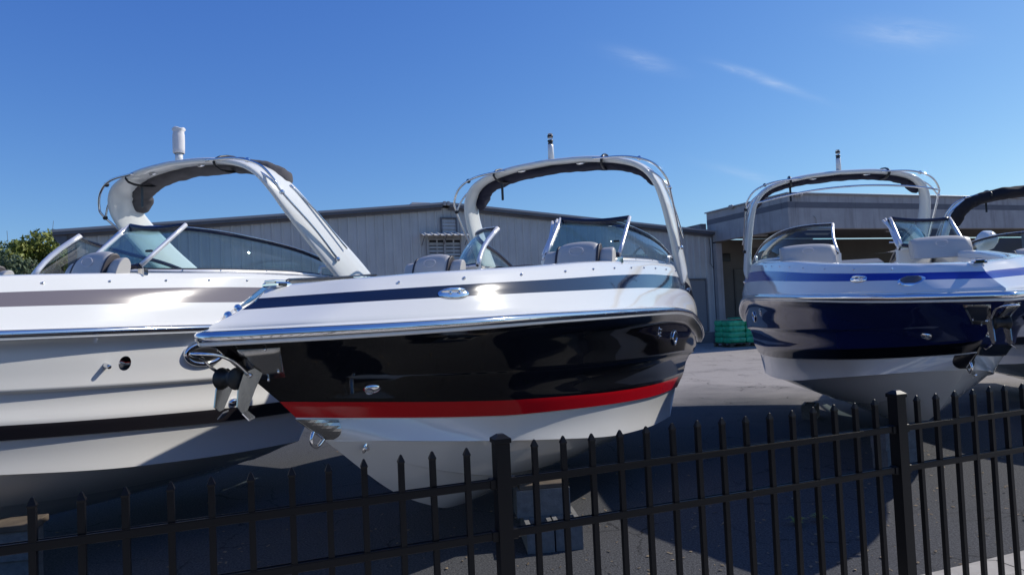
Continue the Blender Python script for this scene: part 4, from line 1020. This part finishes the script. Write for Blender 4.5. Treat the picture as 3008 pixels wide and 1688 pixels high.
# ---------------------------------------------------------------- small open boat with a tilted outboard, far right
def build_skiff():
    o = empty('outboard_boat', (11.15, 16.9, 0), R(-8), 'white outboard motor of an open boat seen above the right windshields', 'boat')
    s = np.linspace(0, 1, 20); G = []
    for f in (0, .35, .7, 1):
        row = []
        for q in s:
            bw = 1.15 * math.sin(min(1, q * 1.9 + .08) * math.pi / 2); row.append((bw * (1 - .25 * f) * (1 if f < 1 else .03), 5.5 - 5.5 * q, 2.0 - .15 * q - f * 1.15 + f * .6 * (1 - q) ** 2))
        G.append(row)
    mb = MB().grid(G, True); mb.grid([[(-a, b, c) for a, b, c in r_] for r_ in G], True, flip=True); mb.add([(1.15, 0, 1.85), (-1.15, 0, 1.85), (-.86, 0, .72), (.86, 0, .72)], [(0, 1, 2, 3)])
    mb.add([r_ for r_ in G[0]] + [(-a, b, c) for a, b, c in G[0]], [(i, i+1, 20+i+1, 20+i) for i in range(19)]); mb.build('hull', WHITE, o)
    # tilted engine: cowling and leg
    V = []; n = 20; prof = [(-.32, .10, .12), (-.30, .18, .20), (-.15, .215, .25), (.1, .21, .26), (.30, .18, .22), (.36, .12, .13), (.365, .02, .02)]
    ax = Vector((.15, -.72, .68)).normalized(); e1 = Vector((1, .2, 0)).normalized(); e2 = ax.cross(e1); c = Vector((.45, -.30, 2.86))
    for h, a_, b in prof:
        for k in range(n):
            q = 2 * math.pi * k / n; V.append(c + ax * h * .62 + e1 * math.copysign(abs(math.cos(q)) ** .6, math.cos(q)) * a_ * .95 + e2 * math.copysign(abs(math.sin(q)) ** .6, math.sin(q)) * b * .75)
    F = [(i*n+k, i*n+(k+1) % n, (i+1)*n+(k+1) % n, (i+1)*n+k) for i in range(len(prof)-1) for k in range(n)] + [tuple(range(n))]
    en = mesh('outboard_motor', V, F, WHITE, o, True)
    MB().tube([c - ax * .2, c - ax * .6 + Vector((0, 0, -.3)), Vector((.45, -.1, 1.9))], [.10, .09, .08], 10).build('motor_leg', WHITE, en)
    for dz, dx in ((0, 0), (-.30, .15)):
        MB().tube([(-1.6 + dx, .1, 2.98 + dz), (.2, -.1, 2.84 + dz * .7)], .022, 8).build('rail_tube', ALU, o)
    for x in (-1.3, -.2): MB().tube([(x, .1, 1.85), (x + .06, .1, 2.9)], .02, 8).build('rail_post', ALU, o)
build_skiff()

# ---------------------------------------------------------------- trees left of the warehouse
BARK = mat('bark', (.09, .07, .05), .95, bump=(20, .6, .02))
def leafmat(name, a, b):
    mt = mat(name, a, .6, noise=(.9, .4), noise_cols=(a, b)); bs = mt.node_tree.nodes['Principled BSDF']; bs.inputs['Subsurface Weight'].default_value = 0
    return mt
LEAF_A = leafmat('leaves_yellow_green', (.09, .13, .022), (.24, .25, .04)); LEAF_B = leafmat('leaves_dark_green', (.045, .075, .035), (.11, .14, .06))
def tree(x, y, h, rad, seed, mt, label, nl, low=.25, leaf=.16):
    r_ = np.random.default_rng(seed); o = empty('broadleaf_tree', (x, y, 0), 0, label, 'tree', 'trees left of the warehouse')
    mb = MB(); mb.tube([(0, 0, 0), (.05, .03, h * .3), (-.05, .05, h * .55), (.05, 0, h * .8)], [.20, .16, .11, .04], 10)
    br = []
    for k in range(9):
        a_ = r_.uniform(0, 2*math.pi); z_ = h * r_.uniform(.25, .55); e = Vector((math.cos(a_) * rad * .75, math.sin(a_) * rad * .75, h * r_.uniform(.5, .88))); mb.tube([(0, 0, z_), (e.x * .5, e.y * .5, (z_ + e.z) / 2 + .1), e], [.07, .045, .015], 6)
    mb.build('trunk', BARK, o)
    # clumps on an uneven envelope
    cl = []
    for k in range(60):
        v = r_.normal(0, 1, 3); v /= np.linalg.norm(v); q = r_.uniform(.55, 1.0) ** .6
        cl.append((np.array([v[0] * rad, v[1] * rad, h * (low + 1) / 2 + v[2] * h * (1 - low) / 2 * .93]) * np.array([q, q, 1]) if False else np.array([v[0] * rad * q, v[1] * rad * q, h * (1 + low) / 2 + v[2] * q * h * (1 - low) / 2]), r_.uniform(.20, .36) * rad))
    V = []; F = []
    for i in range(nl):
        c, cr_ = cl[r_.integers(len(cl))]; d = r_.normal(0, 1, 3); d /= np.linalg.norm(d); p = c + d * cr_ * r_.uniform(.5, 1.05) * np.array([1, 1, .8])
        if p[2] < .2: continue
        ax = r_.normal(0, 1, 3); ax /= np.linalg.norm(ax); nn = np.cross(ax, d + r_.normal(0, .5, 3)); nn /= np.linalg.norm(nn) + 1e-6; L = leaf * r_.uniform(.6, 1.2); k = len(V)
        V += [p - ax * L, p + nn * L * .38, p + ax * L, p - nn * L * .38]; F.append((k, k+1, k+2, k+3))
    c = mesh('crown', V, F, mt, o); c['kind'] = 'stuff'
    # a few twigs sticking out of the top
    mb = MB()
    for k in range(14):
        c_, cr_ = cl[r_.integers(len(cl))]
        if c_[2] > h * .7: mb.tube([c_, c_ + np.array([r_.normal(0, .15), r_.normal(0, .15), cr_ + .3])], .008, 4)
    if mb.v: mb.build('twigs', BARK, o)
tree(-21.3, 30.5, 5.95, 2.1, 4, LEAF_A, 'yellow green leafy tree rising at the left edge beside the warehouse', 26000, .15, .12)
tree(-20.4, 26.6, 5.0, 2.3, 9, LEAF_B, 'dark green shrubby tree in front of the yellow green one', 24000, .02, .10)

# ---------------------------------------------------------------- street side behind the viewer (seen in the gelcoat reflections)
tl = MB(); r_ = np.random.default_rng(21); V = []; F = []
for k in range(9000):
    t = r_.uniform(-90, 90); hgt = 5 + 2.5 * math.sin(t * .21) + 1.5 * math.sin(t * .57 + 1); p = np.array(fpt(t, -30 + r_.normal(0, 1.6))) + np.array([0, 0, r_.uniform(0, 1) ** .8 * hgt]); a_, b_ = r_.normal(0, .45, 3), r_.normal(0, .45, 3); q = len(V)
    V += [p - a_, p + b_, p + a_, p - b_]; F.append((q, q+1, q+2, q+3))
o = mesh('treeline', V, F, LEAF_B); o['kind'] = 'stuff'; o['label'] = 'line of trees across the street'

# ---------------------------------------------------------------- weeds and litter on the asphalt
def weed(x, y, s, seed, label):
    r_ = np.random.default_rng(seed); mb = MB()
    for k in range(14):
        a_ = r_.uniform(0, 2*math.pi); L = s * r_.uniform(.5, 1.2); d = np.array([math.cos(a_), math.sin(a_)]); w_ = .006 + .004 * r_.random(); pn = np.array([-d[1], d[0]]) * w_
        V = [(x - pn[0], y - pn[1], 0), (x + pn[0], y + pn[1], 0), (x + d[0]*L*.5 + pn[0], y + d[1]*L*.5 + pn[1], L*.6), (x + d[0]*L*.5 - pn[0], y + d[1]*L*.5 - pn[1], L*.6), (x + d[0]*L, y + d[1]*L, L*.5)]
        mb.add(V, [(0,1,2,3), (3,2,4)])
    tag(mb.build('weed', LEAF_A), label, 'weed')
weed(2.02, 5.1, .09, 1, 'small weed growing in the asphalt left of the other weeds'); weed(2.22, 5.15, .08, 2, 'small weed growing in the asphalt right of the first one')

# leaf litter, chips and grit lying on the asphalt
r_ = np.random.default_rng(33); V = []; F = []
for k in range(1400):
    t, n_ = r_.uniform(-4.5, 7), .62 + abs(r_.normal(0, 1.9)); p = np.array(fpt(t, n_, .002)); L = r_.uniform(.006, .022); a_ = r_.uniform(0, 6.28); d = np.array([math.cos(a_), math.sin(a_), r_.uniform(-.1, .3)]) * L; e = np.array([-math.sin(a_), math.cos(a_), r_.uniform(0, .2)]) * L * .5; q = len(V)
    V += [p - d + [0, 0, L * .3], p + e + [0, 0, .001], p + d + [0, 0, L * .3], p - e + [0, 0, L * .4]]; F.append((q, q+1, q+2, q+3))
o = mesh('leaf_litter', V, F, mat('dry_leaf', (.20, .15, .09), .8, noise=(40, .5))); o['kind'] = 'stuff'
